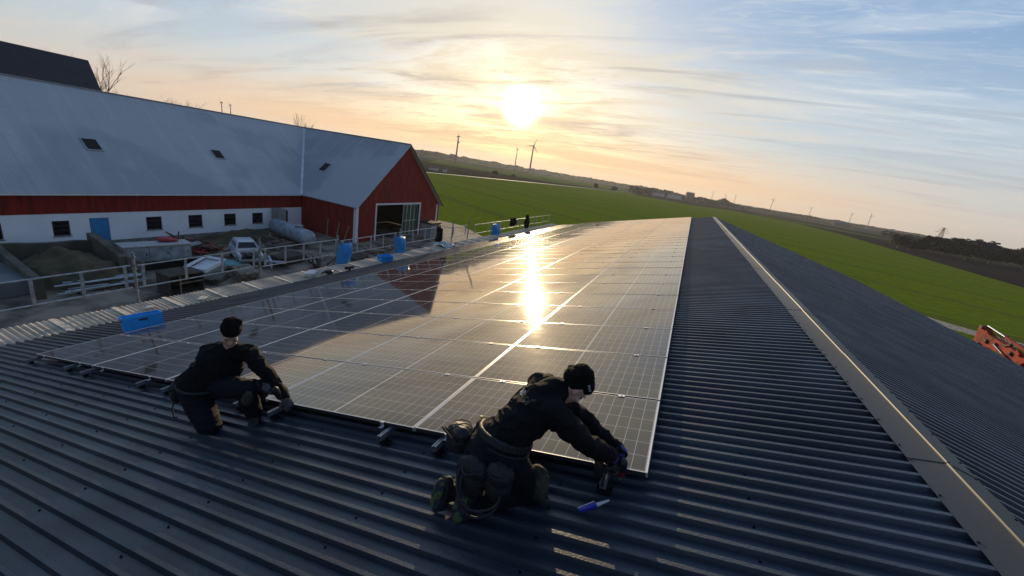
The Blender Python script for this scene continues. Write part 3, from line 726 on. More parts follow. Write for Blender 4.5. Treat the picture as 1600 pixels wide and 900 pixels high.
    w = .21; v.add([p0 + s * w, p0 - s * w, p1 - s * w, p1 + s * w], [(0, 1, 2, 3)]); v.add([p + nrm * .012 for p in (p0 + s * w, p0 - s * w, p1 - s * w, p1 + s * w)], [(0, 1, 2, 3)])
    v.build('valley_flashing', M['valley'], b)
    MB().ell(p0 + Vector((-.2, .2, -.02)), (.35, .35, .06)).build('valley_outlet', M['valley'], b)
    # skylights
    for (x0, x1, y0, y1) in ((-38.80, -39.72, 14.85, 15.75), (-38.90, -39.78, 23.35, 24.2)):
        k = MB(); slab_poly(k, [(x0, y0, zl(x0) + .08), (x0, y1, zl(x0) + .08), (x1, y1, zl(x1) + .08), (x1, y0, zl(x1) + .08)], .07); sk = k.build('skylight', M['steel'], b)
        k = MB(); q = .07; slab_poly(k, [(x0 - q, y0 + q, zl(x0 - q) + .095), (x0 - q, y1 - q, zl(x0 - q) + .095), (x1 + q, y1 - q, zl(x1 + q) + .095), (x1 + q, y0 + q, zl(x1 + q) + .095)], .01); k.build('pane', M['blackhole'], sk)
    x0, x1, y0, y1 = -36.5, -35.55, 31.9, 32.9
    k = MB(); slab_poly(k, [(x0, y0, zc(y0) + .08), (x1, y0, zc(y0) + .08), (x1, y1, zc(y1) + .08), (x0, y1, zc(y1) + .08)], .07); sk = k.build('skylight', M['steel'], b)
    k = MB(); q = .07; slab_poly(k, [(x0 + q, y0 + q, zc(y0 + q) + .095), (x1 - q, y0 + q, zc(y0 + q) + .095), (x1 - q, y1 - q, zc(y1 - q) + .095), (x0 + q, y1 - q, zc(y1 - q) + .095)], .01); k.build('pane', M['blackhole'], sk)
make_barn()

def dark_barn():
    b = empty('dark_roofed_building', (-68, 10, 0), 'tall building with a near black steep roof behind the long grey barn roof', 'building')
    Y0, Y1 = -30, 25.6; hr = Z0 + 3.72
    mb = MB(); mb.poly_prism([(-72.0, 0.1), (-60.2, 0.1), (-60.2, 7.6), (-64, hr - .3), (-68.2, hr - .3), (-72.0, 7.6)], 1, Y0, Y1 - .2)
    # outline above is in x,z
    mb.build('wall', M['red'], b)
    mb = MB(); slab_poly(mb, [(-59.9, Y0, 6.9), (-59.9, Y1, 6.9), (-64, Y1, hr), (-64, Y0, hr)], .15); slab_poly(mb, [(-72.3, Y0, 6.9), (-72.3, Y1, 6.9), (-68.2, Y1, hr), (-68.2, Y0, hr)], .15)
    slab_poly(mb, [(-64.01, Y0, hr), (-64.01, Y1, hr), (-68.19, Y1, hr), (-68.19, Y0, hr)], .15)
    mb.build('roof', M['darkroof'], b)
dark_barn()

# ------------------------------------------------------------------ guard rail on the scaffold along the eave
def guard_rail(y0, y1, label, n, sag=0.0, zoff=0.0):
    xr = -12.4; zt = Z0 - 3.93; zm = Z0 - 4.52
    g = empty('guard_rail', (xr, (y0 + y1) / 2, ZS - 0.4), label, 'guard rail', 'galvanised guard rails along the eave')
    def zz(y): return zoff + sag * (y - y0) / (y1 - y0)
    t = MB(); t.tube((xr, y0, zt + zz(y0)), (xr, y1, zt + zz(y1)), .017); t.build('top_rail', M['steel'], g)
    t = MB(); t.tube((xr, y0, zm + zz(y0)), (xr, y1, zm + zz(y1)), .017); t.build('middle_rail', M['steel'], g)
    for k in range(n):
        y = y0 + .12 + (y1 - y0 - .24) * k / (n - 1)
        p = MB(); p.bb(xr - .018, xr + .018, y - .028, y + .028, zm + zz(y) + .02, zt + zz(y) - .02); p.build('post', M['steel'], g)
    return g
guard_rail(-1.5, 2.55, 'guard rail section at the left edge of the picture', 4, .01)
guard_rail(2.6, 5.25, 'guard rail section left of the first tall scaffold pole, white profiles behind it', 4, .05)
guard_rail(5.38, 8.55, 'guard rail section between the two tall scaffold poles', 4, .06, .03)
guard_rail(8.70, 11.9, 'guard rail section right of the second tall scaffold pole, up to the tilted blue sack', 5, .02, .05)
guard_rail(12.0, 15.45, 'guard rail section between the two upright blue sacks by the red barn', 5, .05, .0)
guard_rail(15.55, 18.9, 'guard rail section between the blue sack and the hanging black coat', 4, .02, .05)
guard_rail(19.0, 22.1, 'loose guard rail section right of the black coat, pale gravel behind it', 3, .0, -.02)
guard_rail(23.1, 38.4, 'long guard rail running to the far roof end before the green field', 9, .0, -.06)
def tall_pole(x, y, zt, label):
    g = empty('scaffold_pole', (x, y, 0.0), label, 'scaffold pole', 'scaffold poles standing along the eave')
    t = MB(); t.tube((x, y, 0), (x, y, zt), .030); t.build('tube', M['dullsteel'], g)
    z = zt - 0.12
    while z > 4.0:
        r = MB(); r.tube((x, y, z - .015), (x, y, z + .015), .05, .05, 12); r.build('coupler', M['dullsteel'], g); z -= 0.30
for x, y, zt, l in ((-12.4, 5.32, Z0 - 3.55, 'tall scaffold pole with collars, leftmost, above the pile of white profiles'), (-12.4, 8.63, Z0 - 3.52, 'tall scaffold pole with collars in front of the white car'),
                    (-12.6, 12.05, Z0 - 3.75, 'scaffold pole behind the tilted blue sack'), (-12.55, 15.9, Z0 - 3.75, 'scaffold pole rising behind the upright blue sack'),
                    (-12.5, 20.6, Z0 - 3.6, 'thin scaffold pole over the pale gravel, left one'), (-12.5, 22.5, Z0 - 3.6, 'thin scaffold pole over the pale gravel, right one')):
    tall_pole(x, y, zt, l)

# blue sacks hung on the rail
def cloth_sheet(name, corners, m, parent, nu=16, nv=20, thick=.10, amp=.03, seed=0, bulge=.1, closed=True):
    "a filled hanging sack: a closed lens-shaped tube between four corners (top-left, top-right, bottom-right, bottom-left)"
    a, b, c, d = [Vector(p) for p in corners]
    nrm = (b - a).cross(d - a).normalized(); mb = MB(); vs = []; N2 = nu * 2
    for j in range(nv + 1):
        v = j / nv; l = a.lerp(d, v); r = b.lerp(c, v); mid = (l + r) / 2; half = (r - l) / 2
        w = 1.0 if v < .85 else 1.0 - .25 * ((v - .85) / .15) ** 2
        th = (thick + bulge * math.sin(PI * min(1, v * 1.05)) ** .8) * (1 if v < .9 else 1 - .5 * (v - .9) / .1)
        for i in range(N2):
            t = 2 * PI * i / N2; cx = math.cos(t); sx = math.sin(t)
            p = mid + half * w * (abs(cx) ** .7 * (1 if cx > 0 else -1)) + nrm * th * sx
            q = p * 3.0 + Vector((seed, seed, seed))
            p = p + nrm * amp * noise.noise(Vector((q.x * 2.0, q.y * 2.0, q.z * .8))) * 2 + Vector((0, 0, amp * .5 * noise.noise(q * 1.7)))
            if j == 0: p = p + Vector((0, 0, .035 * math.sin(6 * t + seed)))
            vs.append(p)
    fs = [(j * N2 + i, j * N2 + (i + 1) % N2, (j + 1) * N2 + (i + 1) % N2, (j + 1) * N2 + i) for j in range(nv) for i in range(N2)]
    fs.append(tuple(reversed(range(N2)))); fs.append(tuple(range(nv * N2, nv * N2 + N2)))
    mb.add(vs, fs, True); return mb.build(name, m, parent)
def sack(y, zt, label, lean=0.0, w=.72, h=.86, x=-12.28, seed=1):
    g = empty('plastic_sack', (x, y, zt - h), label, 'sack', 'blue plastic sacks hung on the guard rail')
    u = Vector((0, 1, 0)); half = w / 2
    cloth_sheet('sack_body', [(x, y - half + lean, zt), (x, y + half + lean, zt - .03), (x, y + half * .86, zt - h), (x, y - half * .86, zt - h)], M['blue'], g, seed=seed, thick=.13, bulge=.10)
    for s in (-1, 1):
        t = MB(); yy = y + lean + s * half * .75; t.path([(x - .02, yy - .07, zt - .03), (x - .05, yy - .04, zt + .07), (x - .08, yy + .04, zt + .07), (x - .04, yy + .08, zt - .03)], .011, 6); t.build('tie_handle', M['blue'], g)
sack(12.0, Z0 - 4.02, 'blue plastic sack blown to a tilt on the guard rail, left of the red gable', .17, .62, .93, -12.25, 3)
sack(15.55, Z0 - 4.05, 'upright blue plastic sack hanging in front of the barn doorway', .0, .66, .97, -12.25, 7)
sack(25.9, Z0 - 4.08, 'blue plastic sack hanging against the green field, farthest of the sacks', .02, .98, 1.2, -12.2, 11)
def hanging_coat(y, zt, w, h, label, seed, x=-12.32, group='black garments hung on the guard rail'):
    g = empty('hanging_coat', (x, y, zt - h), label, 'coat', group)
    cloth_sheet('coat_body', [(x, y - w * .32, zt), (x, y + w * .30, zt), (x, y + w / 2, zt - h), (x, y - w / 2, zt - h)], M['jacket'], g, seed=seed, thick=.05, bulge=.09, amp=.07)
    for s in (-1, 1):
        cloth_sheet('sleeve', [(x + .05, y + s * w * .28 - .06, zt - .1), (x + .05, y + s * w * .28 + .06, zt - .12), (x + .07, y + s * w * .48 + .05, zt - h * .8), (x + .07, y + s * w * .48 - .05, zt - h * .8)], M['jacket'], g, seed=seed + s, thick=.04, bulge=.03, amp=.03, nv=10, nu=6)
hanging_coat(18.95, Z0 - 3.80, .50, 1.12, 'long black coat hanging at the corner of the guard rail beside the pale gravel', 2)
hanging_coat(29.1, Z0 - 3.82, 1.1, .62, 'bunched black jacket hung on the far guard rail, left of the narrow one', 5)
hanging_coat(32.1, Z0 - 3.72, .6, 1.25, 'narrow black garment on a pole at the far guard rail', 9)

# ------------------------------------------------------------------ things on the eave and roof
def open_crate(name, c, size, rz, tilt, m, label, group=None):
    L_, W_, H_ = size
    g = empty(name, (0, 0, 0), label, 'crate', group)
    mb = MB(); t = .012
    mb.bb(-L_ / 2, L_ / 2, -W_ / 2, W_ / 2, 0, t)
    for s in (-1, 1):
        for z0, z1, o in ((t, H_ * .86, 0), (H_ * .86, H_, .012)):
            mb.add([], [])
            mb.box((0, s * (W_ / 2 - t / 2 + o), (z0 + z1) / 2), (L_ + 2 * o, t, z1 - z0)); mb.box((s * (L_ / 2 - t / 2 + o), 0, (z0 + z1) / 2), (t, W_ - 2 * t + 2 * o, z1 - z0))
    for i in range(7):
        x = -L_ / 2 + L_ * (i + .5) / 7
        for s in (-1, 1): mb.box((x, s * (W_ / 2 + .004), H_ * .43), (.012, .012, H_ * .8))
    mb.build('crate_body', m, g, local=True)
    h = MB()
    for s in (-1, 1): h.box((s * (L_ / 2 + .008), 0, H_ * .72), (.006, .13, .035)); h.box((0, s * (W_ / 2 + .008), H_ * .72), (.13, .006, .035))
    h.build('handle_slot', M['toolblack'], g, local=True)
    g.matrix_world = Matrix.Translation(c) @ (tilt.to_4x4() @ Matrix.Rotation(rz, 4, 'Z'))
    return g
TR = Matrix((PU, Vector((0, 1, 0)), PN)).transposed()
open_crate('plastic_crate', RP(-9.50, 4.12, .035), (.60, .38, .29), R(76), TR, M['crate'], 'large open blue plastic crate on the roof at the left edge of the panels', 'blue plastic crates')
open_crate('plastic_crate', Vector((-11.45, 13.6, ZS + .03)), (.55, .36, .24), R(70), Matrix.Identity(3), M['crate'], 'small open blue crate on the eave sheets below the barn doorway', 'blue plastic crates')
def tool_case():
    g = empty('tool_case', (-11.5, 9.95, ZS + .02), 'pale tool case with black tools on it, left of the tilted blue sack', 'tool case')
    o = MB().box((-11.55, 9.9, ZS + .09), (.30, .55, .12), Matrix.Rotation(R(25), 3, 'Z')).build('case_body', M['net'], g); bevel(o, .02)
    MB().path([(-11.45, 10.25, ZS + .05), (-11.35, 10.42, ZS + .16), (-11.3, 10.6, ZS + .06)], .03).ell((-11.33, 10.5, ZS + .10), (.12, .16, .08)).build('black_tool', M['toolblack'], g)
tool_case()
def drill_on_eave():
    g = empty('cordless_drill', (-11.15, 11.3, ZS + .02), 'black cordless drill lying at the foot of the tilted blue sack', 'drill')
    mb = MB(); mb.tube((-11.2, 11.12, ZS + .17), (-11.1, 11.42, ZS + .19), .06, .05, 12); mb.tube((-11.13, 11.30, ZS + .16), (-11.17, 11.28, ZS + .02), .035, .04); mb.box((-11.17, 11.28, ZS + .03), (.12, .16, .07)); mb.build('drill_body', M['toolblack'], g)
    MB().tube((-11.1, 11.42, ZS + .19), (-11.07, 11.5, ZS + .195), .03, .015, 10).build('chuck', M['toolgrey'], g)
drill_on_eave()
tag(base_at_bottom(MB().box((-11.62, 5.18, ZS + .035), (.13, .2, .02), Matrix.Rotation(R(20), 3, 'Z')).box((-11.6, 5.2, ZS + .05), (.10, .15, .012), Matrix.Rotation(R(-10), 3, 'Z')).build('cardboard_scrap', M['paper']), (-11.62, 5.18, ZS)), 'flat pale cardboard scrap on the eave sheets behind the large blue crate', 'scrap', 'scraps on the eave sheets')
tag(base_at_bottom(MB().box((-11.5, 6.35, ZS + .035), (.16, .28, .02), Matrix.Rotation(R(40), 3, 'Z')).build('cardboard_scrap', M['paper']), (-11.5, 6.35, ZS)), 'yellowish cardboard scrap on the eave sheets right of the large blue crate', 'scrap', 'scraps on the eave sheets')
def plastic_film(y, x, s, seed, label):
    mb = MB(); n = 14; vs = []
    for i in range(n + 1):
        for j in range(n + 1):
            px = x + (i / n - .5) * s; py = y + (j / n - .5) * s * 1.5
            h = max(0, .22 * noise.noise(Vector((px * 3 + seed, py * 3, 0))) + .12 * noise.noise(Vector((px * 9 + seed, py * 9, 3))) + .07)
            vs.append((px + .1 * noise.noise(Vector((px * 4, py * 4, seed))), py, ZS + .025 + h))
    mb.add(vs, [(i * (n + 1) + j, (i + 1) * (n + 1) + j, (i + 1) * (n + 1) + j + 1, i * (n + 1) + j + 1) for i in range(n) for j in range(n)], False)
    o = mb.build('plastic_film', M['net'], fix=False); base_at_bottom(o, (x, y, ZS)); tag(o, label, 'plastic film')
plastic_film(19.0, -11.9, .9, 4, 'crumpled white plastic film on the eave under the long black coat')

# knife on the roof
def knife():
    a = RP(-0.14, 2.08, .034); b = RP(0.012, 2.235, .034); d = (b - a).normalized(); L_ = (b - a).length
    g = empty('utility_knife', a, 'blue and white utility knife lying on the ribs in front of the panels', 'knife')
    m = a + d * L_ * .56
    s = d.cross(PN).normalized()
    def flat(p, q, w0, w1, h): 
        mb = MB(); vs = []
        for c, w in ((p, w0), (q, w1)):
            for sx, sn in ((-1, 0), (1, 0), (1, 1), (-1, 1)): vs.append(c + s * w / 2 * sx + PN * (h * sn))
        mb.add(vs, [(0, 1, 5, 4), (1, 2, 6, 5), (2, 3, 7, 6), (3, 0, 4, 7), (3, 2, 1, 0), (4, 5, 6, 7)]); return mb
    mb = flat(a, m, .024, .036, .020); o = mb.build('handle', M['knifeblue'], g); bevel(o, .005, 3)
    mb = flat(m + d * .001, b, .026, .009, .012); o = mb.build('sheath', M['knifewhite'], g); bevel(o, .003, 2)
    mb = MB(); mb.bar(a + PN * .021 - s * .012, m + PN * .021 - s * .017, .004, .003, PN); mb.build('clip', M['knifewhite'], g)
knife()

# ------------------------------------------------------------------ yard
def bunker():
    g = empty('concrete_bunker', (-30, 10, 0), 'old concrete bunker walls around a heap of earth beside the blue door', 'bunker')
    def wall(p0, p1, h0, h1, th=.3):
        a = Vector((*p0, 0)); b = Vector((*p1, 0)); d = (b - a).normalized(); s = Vector((-d.y, d.x, 0)) * th / 2; mb = MB()
        vs = [a - s, b - s, b + s, a + s]; n = 6
        P = []
        for i in range(n + 1):
            t = i / n; c = a.lerp(b, t); h = h0 + (h1 - h0) * t + random.uniform(-.05, .05)
            P += [c - s, c + s, c + s + Vector((0, 0, h)), c - s + Vector((0, 0, h))]
        fs = []
        for i in range(n):
            for k in range(4): fs.append((4 * i + k, 4 * i + (k + 1) % 4, 4 * i + 4 + (k + 1) % 4, 4 * i + 4 + k))
        fs += [(0, 1, 2, 3), (4 * n + 3, 4 * n + 2, 4 * n + 1, 4 * n)]
        mb.add(P, fs); mb.build('wall', M['concrete'], g)
    wall((-33.5, 8.4), (-26.8, 7.9), 1.3, 1.0); wall((-33.6, 8.6), (-33.4, 12.4), 1.1, 1.0); wall((-34.0, 12.6), (-28.4, 11.8), 1.35, 1.2, .4)
    wall((-28.4, 11.9), (-28.2, 12.6), 1.2, .8, .4)
bunker()
def heap(name, c, rx, ry, h, m, label, cat, seed=0, n=34, rough=1.0, parent=None):
    mb = MB(); vs = []
    for i in range(n + 1):
        for j in range(n + 1):
            u = i / n * 2 - 1; v = j / n * 2 - 1; r = math.sqrt(u * u + v * v)
            p = Vector((c[0] + u * rx, c[1] + v * ry, 0)); k = max(0, 1 - r * r * 1.0)
            z = h * k ** .8 * (1 + rough * .8 * noise.noise(Vector((p.x * .9 + seed, p.y * .9, 1)))) + rough * .22 * noise.noise(Vector((p.x * 2.5, p.y * 2.5, seed))) * min(1, k * 4)
            vs.append((p.x, p.y, c[2] + z - .06))
    mb.add(vs, [(i * (n + 1) + j, (i + 1) * (n + 1) + j, (i + 1) * (n + 1) + j + 1, i * (n + 1) + j + 1) for i in range(n) for j in range(n)], True)
    o = mb.build(name, m, parent, fix=False)
    if parent is None: base_at_bottom(o, c); tag(o, label, cat)
    return o
heap('earth_heap', (-30.4, 10.2, 0), 3.2, 2.2, 1.05, M['earth'], 'weedy heap of brown and green earth inside the concrete bunker', 'earth heap', 3)
heap('grass_mound', (-28.0, 10.8, 0), 1.6, 1.5, .35, M['earth'], 'low green weedy mound spilling from the bunker mouth', 'mound', 8, 20)
tag(base_at_bottom(bevel(MB().box((-30.3, 6.3, .35), (5.2, 3.6, .7), Matrix.Rotation(R(3), 3, 'Z')).build('concrete_slab', M['slab'])), (-30.3, 6.3, 0)), 'flat grey concrete slab at the left edge of the yard', 'slab')
def cabinet():
    g = empty('grey_cabinet', (-30.0, 13.8, 0), 'long grey metal cabinet with two doors on a dark skid', 'cabinet')
    rot = Matrix.Rotation(R(-8), 3, 'Z'); c = Vector((-29.6, 13.9, 0))
    def P(x, y, z): return c + rot @ Vector((x, y, z))
    o = MB().box(P(0, 0, .95), (1.1, 3.3, .95), rot).build('cabinet_body', M['cabinet'], g); bevel(o, .03)
    MB().box(P(0, 0, 1.45), (1.25, 3.45, .05), rot).build('lid', M['steel'], g)
    for k in (-1, 0, 1):
        d = MB().box(P(.565, k * 1.05, .95), (.03, .98, .8), rot).build('door', M['tank'], g); MB().box(P(.59, k * 1.05 + .4, .95), (.02, .04, .16), rot).build('handle', M['toolblack'], d)
    MB().box(P(0, 0, .25), (1.3, 3.8, .42), rot).build('skid', M['black_steel'], g)
cabinet()
def red_bag():
    o = MB().ell((-29.9, 14.6, 1.60), (.35, .45, .16)).ell((-29.7, 14.9, 1.56), (.22, .3, .10)).build('red_tarpaulin', M['redpaint']); base_at_bottom(o, (-29.9, 14.6, 1.48)); tag(o, 'crumpled red tarpaulin on top of the grey cabinet', 'tarpaulin')
red_bag()
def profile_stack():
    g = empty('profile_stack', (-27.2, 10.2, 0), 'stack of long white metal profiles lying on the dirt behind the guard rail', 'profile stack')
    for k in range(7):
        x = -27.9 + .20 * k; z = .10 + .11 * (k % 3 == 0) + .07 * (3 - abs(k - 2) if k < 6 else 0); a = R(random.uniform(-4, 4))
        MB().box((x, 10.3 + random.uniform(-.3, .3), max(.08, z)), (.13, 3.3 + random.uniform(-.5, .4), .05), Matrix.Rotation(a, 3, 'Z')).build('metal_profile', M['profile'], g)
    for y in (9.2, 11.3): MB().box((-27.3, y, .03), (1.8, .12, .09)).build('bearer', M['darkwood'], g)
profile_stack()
def open_box():
    g = empty('wooden_box', (-24.3, 12.4, 0), 'dark open-sided wooden box below the eave near the second scaffold pole', 'box')
    x0, x1, y0, y1, h = -25.2, -24.0, 11.7, 13.4, 1.05
    mb = MB(); mb.bb(x0, x1, y0, y1, 0, .07); mb.bb(x0, x1, y0, y1, h, h + .07); mb.bb(x0, x0 + .06, y0, y1, .07, h); mb.bb(x0 + .06, x1, y0, y0 + .06, .07, h); mb.bb(x0 + .06, x1, y1 - .06, y1, .07, h); mb.build('box_shell', M['darkwood'], g)
    MB().bb(x1 - .05, x1, y0 + .5, y0 + .56, .07, h).bb(x1 - .05, x1, y0 + .56, y1 - .06, .6, .66).build('brace', M['wood'], g)
open_box()
def sink_unit():
    g = empty('white_sink', (-26.6, 15.0, 0), 'white dumped basin with a rim on rubble left of the white car', 'sink')
    rot = Matrix.Rotation(R(20), 3, 'Z') @ Matrix.Rotation(R(12), 3, 'X'); c = Vector((-26.6, 15.0, .62)); mb = MB()
    for (x, y, a, b) in ((-.62, 0, .16, 1.7), (.62, 0, .16, 1.7), (0, -.77, 1.1, .16), (0, .77, 1.1, .16)): mb.box(c + rot @ Vector((x, y, .12)), (a, b, .1), rot)
    mb.box(c + rot @ Vector((0, 0, -.08)), (1.2, 1.5, .05), rot); mb.build('basin_rim', M['whitepaint'], g)
    MB().box(c + rot @ Vector((0, 0, -.3)), (1.25, 1.6, .4), rot).build('base', M['cabinet'], g)
sink_unit()
def plank_stack(c, n, L_, W_, rz, label, m=None, step=.075, group=None):
    g = empty('plank_stack', (c[0], c[1], 0), label, 'plank stack', group); rot0 = R(rz)
    for k in range(n):
        rot = Matrix.Rotation(rot0 + R(random.uniform(-5, 5)), 3, 'Z'); nw = 4
        mb = MB()
        for q in range(nw):
            o = rot @ Vector(((q - nw / 2 + .5) * W_ / nw, random.uniform(-.12, .12), 0)); mb.box(Vector((c[0], c[1], .05 + k * step)) + o, (W_ / nw - .03, L_ * random.uniform(.85, 1), .05), rot)
        mb.build('plank_layer', m or M['wood'], g)
plank_stack((-25.0, 16.4), 7, 2.2, 1.1, 70, 'stack of weathered planks in front of the white car', group='plank stacks in the yard')
plank_stack((-25.3, 14.7), 4, 1.7, 1.0, 35, 'low stack of grey planks beside the dark wooden box', M['concrete'], group='plank stacks in the yard')
plank_stack((-26.4, 20.6), 8, 2.4, 1.3, 10, 'dark stack of boards behind the guard rail right of the white car', M['darkwood'], group='plank stacks in the yard')
plank_stack((-24.2, 25.2), 5, 2.2, 1.2, 15, 'low stack of boards below the red side wall', M['darkwood'], group='plank stacks in the yard')
plank_stack((-25.2, 28.4), 5, 1.8, 1.2, 80, 'brown boards heaped in front of the red barn corner', M['wood'], group='plank stacks in the yard')
def scatter_pile(name, c, r, n, ms, label, cat, hmax=.8, lmin=.5, lmax=1.8, seed=1, th=.06):
    rnd = random.Random(seed); g = empty(name, (c[0], c[1], 0), label, cat)
    for k in range(n):
        a = rnd.uniform(0, 2 * PI); q = math.sqrt(rnd.random()) * r
        p = Vector((c[0] + q * math.cos(a), c[1] + q * math.sin(a) * 1.2, rnd.uniform(.05, 1) ** 1.5 * hmax * (1 - q / r * .7) + .05))
        e = Matrix.Rotation(rnd.uniform(0, PI), 3, 'Z') @ Matrix.Rotation(R(rnd.uniform(-25, 25)), 3, 'X')
        kk = rnd.random(); ln = rnd.uniform(lmin, lmax); mb = MB()
        if kk < .6: mb.box(p, (th * rnd.uniform(.7, 2.4), ln, th), e); nm = 'scrap_bar'
        elif kk < .85: mb.box(p, (ln * .5, ln * .6, .04), e); nm = 'scrap_sheet'
        else: mb.tube(p, p + e @ Vector((0, ln * .5, .1)), th, th, 8); nm = 'scrap_pipe'
        mb.build(nm, rnd.choice(ms), g)
scatter_pile('scrap_heap', (-33.3, 17.4), 1.9, 40, [M['rust'], M['darkwood'], M['redpaint'], M['profile'], M['rust'], M['steel'], M['darkwood']], 'heap of rusty and red scrap metal along the white wall', 'scrap heap', .9, seed=3)
scatter_pile('scrap_heap', (-31.2, 17.2), 1.5, 26, [M['redpaint'], M['rust'], M['wood'], M['darkwood'], M['concrete']], 'heap with red painted bars right of the grey cabinet', 'scrap heap', .8, seed=9)
scatter_pile('firewood_heap', (-31.2, 22.8), 2.2, 48, [M['wood'], M['darkwood'], M['darkwood'], M['rust'], M['wood']], 'untidy heap of broken wood between the white car and the grey tank', 'wood heap', .9, seed=5)
scatter_pile('branch_heap', (-24.6, 22.6), 1.2, 26, [M['wood'], M['darkwood'], M['concrete']], 'heap of branches and rubble beside the loose wheel', 'branch heap', .7, seed=6)
scatter_pile('rubble_heap', (-26.2, 30.4), 1.6, 24, [M['concrete'], M['rust'], M['wood']], 'rubble heap at the foot of the red gable', 'rubble heap', .5, .2, .7, seed=12)
heap('dirt_bank', (-34.2, 22.6, 0), 1.6, 5.0, .55, M['earth'], 'dark dirt bank along the foot of the white wall', 'dirt bank', 5, 30)
for k, (px, py, lean, l) in enumerate(((-30.6, 27.9, -14, 'leftmost of three pale poles leaning at the red side wall'), (-29.2, 27.6, -4, 'middle one of three pale poles leaning at the red side wall'), (-28.0, 27.3, 4, 'rightmost of three pale poles leaning at the red side wall'))):
    o = MB().tube((px, py, 0), (px + math.sin(R(lean)) * 2.0, py + .6, 2.0), .05, .045, 8).build('leaning_pole', M['wood']); base_at_bottom(o, (px, py, 0)); tag(o, l, 'pole', 'poles leaning at the red side wall')
def loose_wheel():
    g = empty('old_wheel', (-24.35, 21.2, 0), 'old spoked wheel leaning on rubble near the eave', 'wheel')
    c = Vector((-24.35, 21.2, .42)); rot = Matrix.Rotation(R(35), 3, 'Z') @ Matrix.Rotation(R(70), 3, 'Y'); n = 24; mb = MB(); pts = [c + rot @ Vector((.40 * math.cos(2 * PI * i / n), .40 * math.sin(2 * PI * i / n), 0)) for i in range(n + 1)]
    mb.path(pts, .055); mb.build('tyre', M['rubber'], g)
    mb = MB(); mb.tube(c - rot @ Vector((0, 0, .05)), c + rot @ Vector((0, 0, .05)), .08)
    for i in range(8): mb.tube(c, pts[i * 3], .016, .016, 6)
    mb.build('spokes', M['steel'], g)
loose_wheel()
def tank():
    g = empty('storage_tank', (-31.8, 25.2, 0), 'long grey cylindrical tank lying against the barn corner', 'tank')
    a = Vector((-34.4, 25.6, .85)); b = Vector((-29.2, 24.7, .85)); d = (b - a).normalized(); r = .66; mb = MB()
    q = d.to_track_quat('Z', 'Y'); n = 28; prof = [(-.28, .05), (-.24, .35), (-.14, .62), (0, r)]; vs = []
    L_ = (b - a).length
    ring = [(x, rr) for x, rr in prof] + [(L_ * .33, r), (L_ * .66, r)] + [(L_ - x, rr) for x, rr in reversed(prof)]
    for x, rr in ring: vs += [a + d * x + q @ Vector((math.cos(2 * PI * i / n) * rr, math.sin(2 * PI * i / n) * rr, 0)) for i in range(n)]
    fs = [(j * n + i, j * n + (i + 1) % n, (j + 1) * n + (i + 1) % n, (j + 1) * n + i) for j in range(len(ring) - 1) for i in range(n)]
    fs += [tuple(reversed(range(n))), tuple(range((len(ring) - 1) * n, len(ring) * n))]; mb.add(vs, fs, True); mb.build('tank_shell', M['tank'], g)
    m = a + d * 3.8; MB().tube(m + Vector((0, 0, r - .06)), m + Vector((0, 0, r + .12)), .32, .32, 18).tube(m + Vector((0, 0, r + .12)), m + Vector((0, 0, r + .16)), .37, .37, 18).build('manhole', M['cabinet'], g)
    for t in (1.0, L_ - 1.0):
        c = a + d * t; MB().box((c.x, c.y, .16), (.25, 1.3, .32), Matrix.Rotation(math.atan2(d.y, d.x), 3, 'Z')).build('saddle', M['concrete'], g)
    p = MB().bb(-35.9, -34.9, 26.3, 27.0, 0, 2.2).build('end_box', M['cabinet'], g)
tank()
def machine():
    g = empty('ventilation_unit', (-26.2, 38.2, 0), 'dark grey caged unit standing right of the barn doorway', 'machine')
    mb = MB(); o = MB().bb(-27.0, -25.6, 37.6, 39.3, .25, 1.9).build('housing', M['cabinet'], g); bevel(o, .06)
    for y in (37.6, 38.15, 38.7, 39.25): MB().bb(-25.58, -25.52, y, y + .05, .1, 1.95).build('cage_bar', M['steel'], g)
    for z in (.6, 1.1, 1.6): MB().bb(-25.52, -25.47, 37.6, 39.3, z, z + .05).build('cage_bar', M['steel'], g)
    MB().bb(-27.05, -25.45, 37.5, 39.35, 1.95, 2.1).build('lid', M['black_steel'], g)
    MB().bb(-27.0, -25.5, 37.5, 39.3, .0, .22).build('pallet', M['wood'], g)
machine()

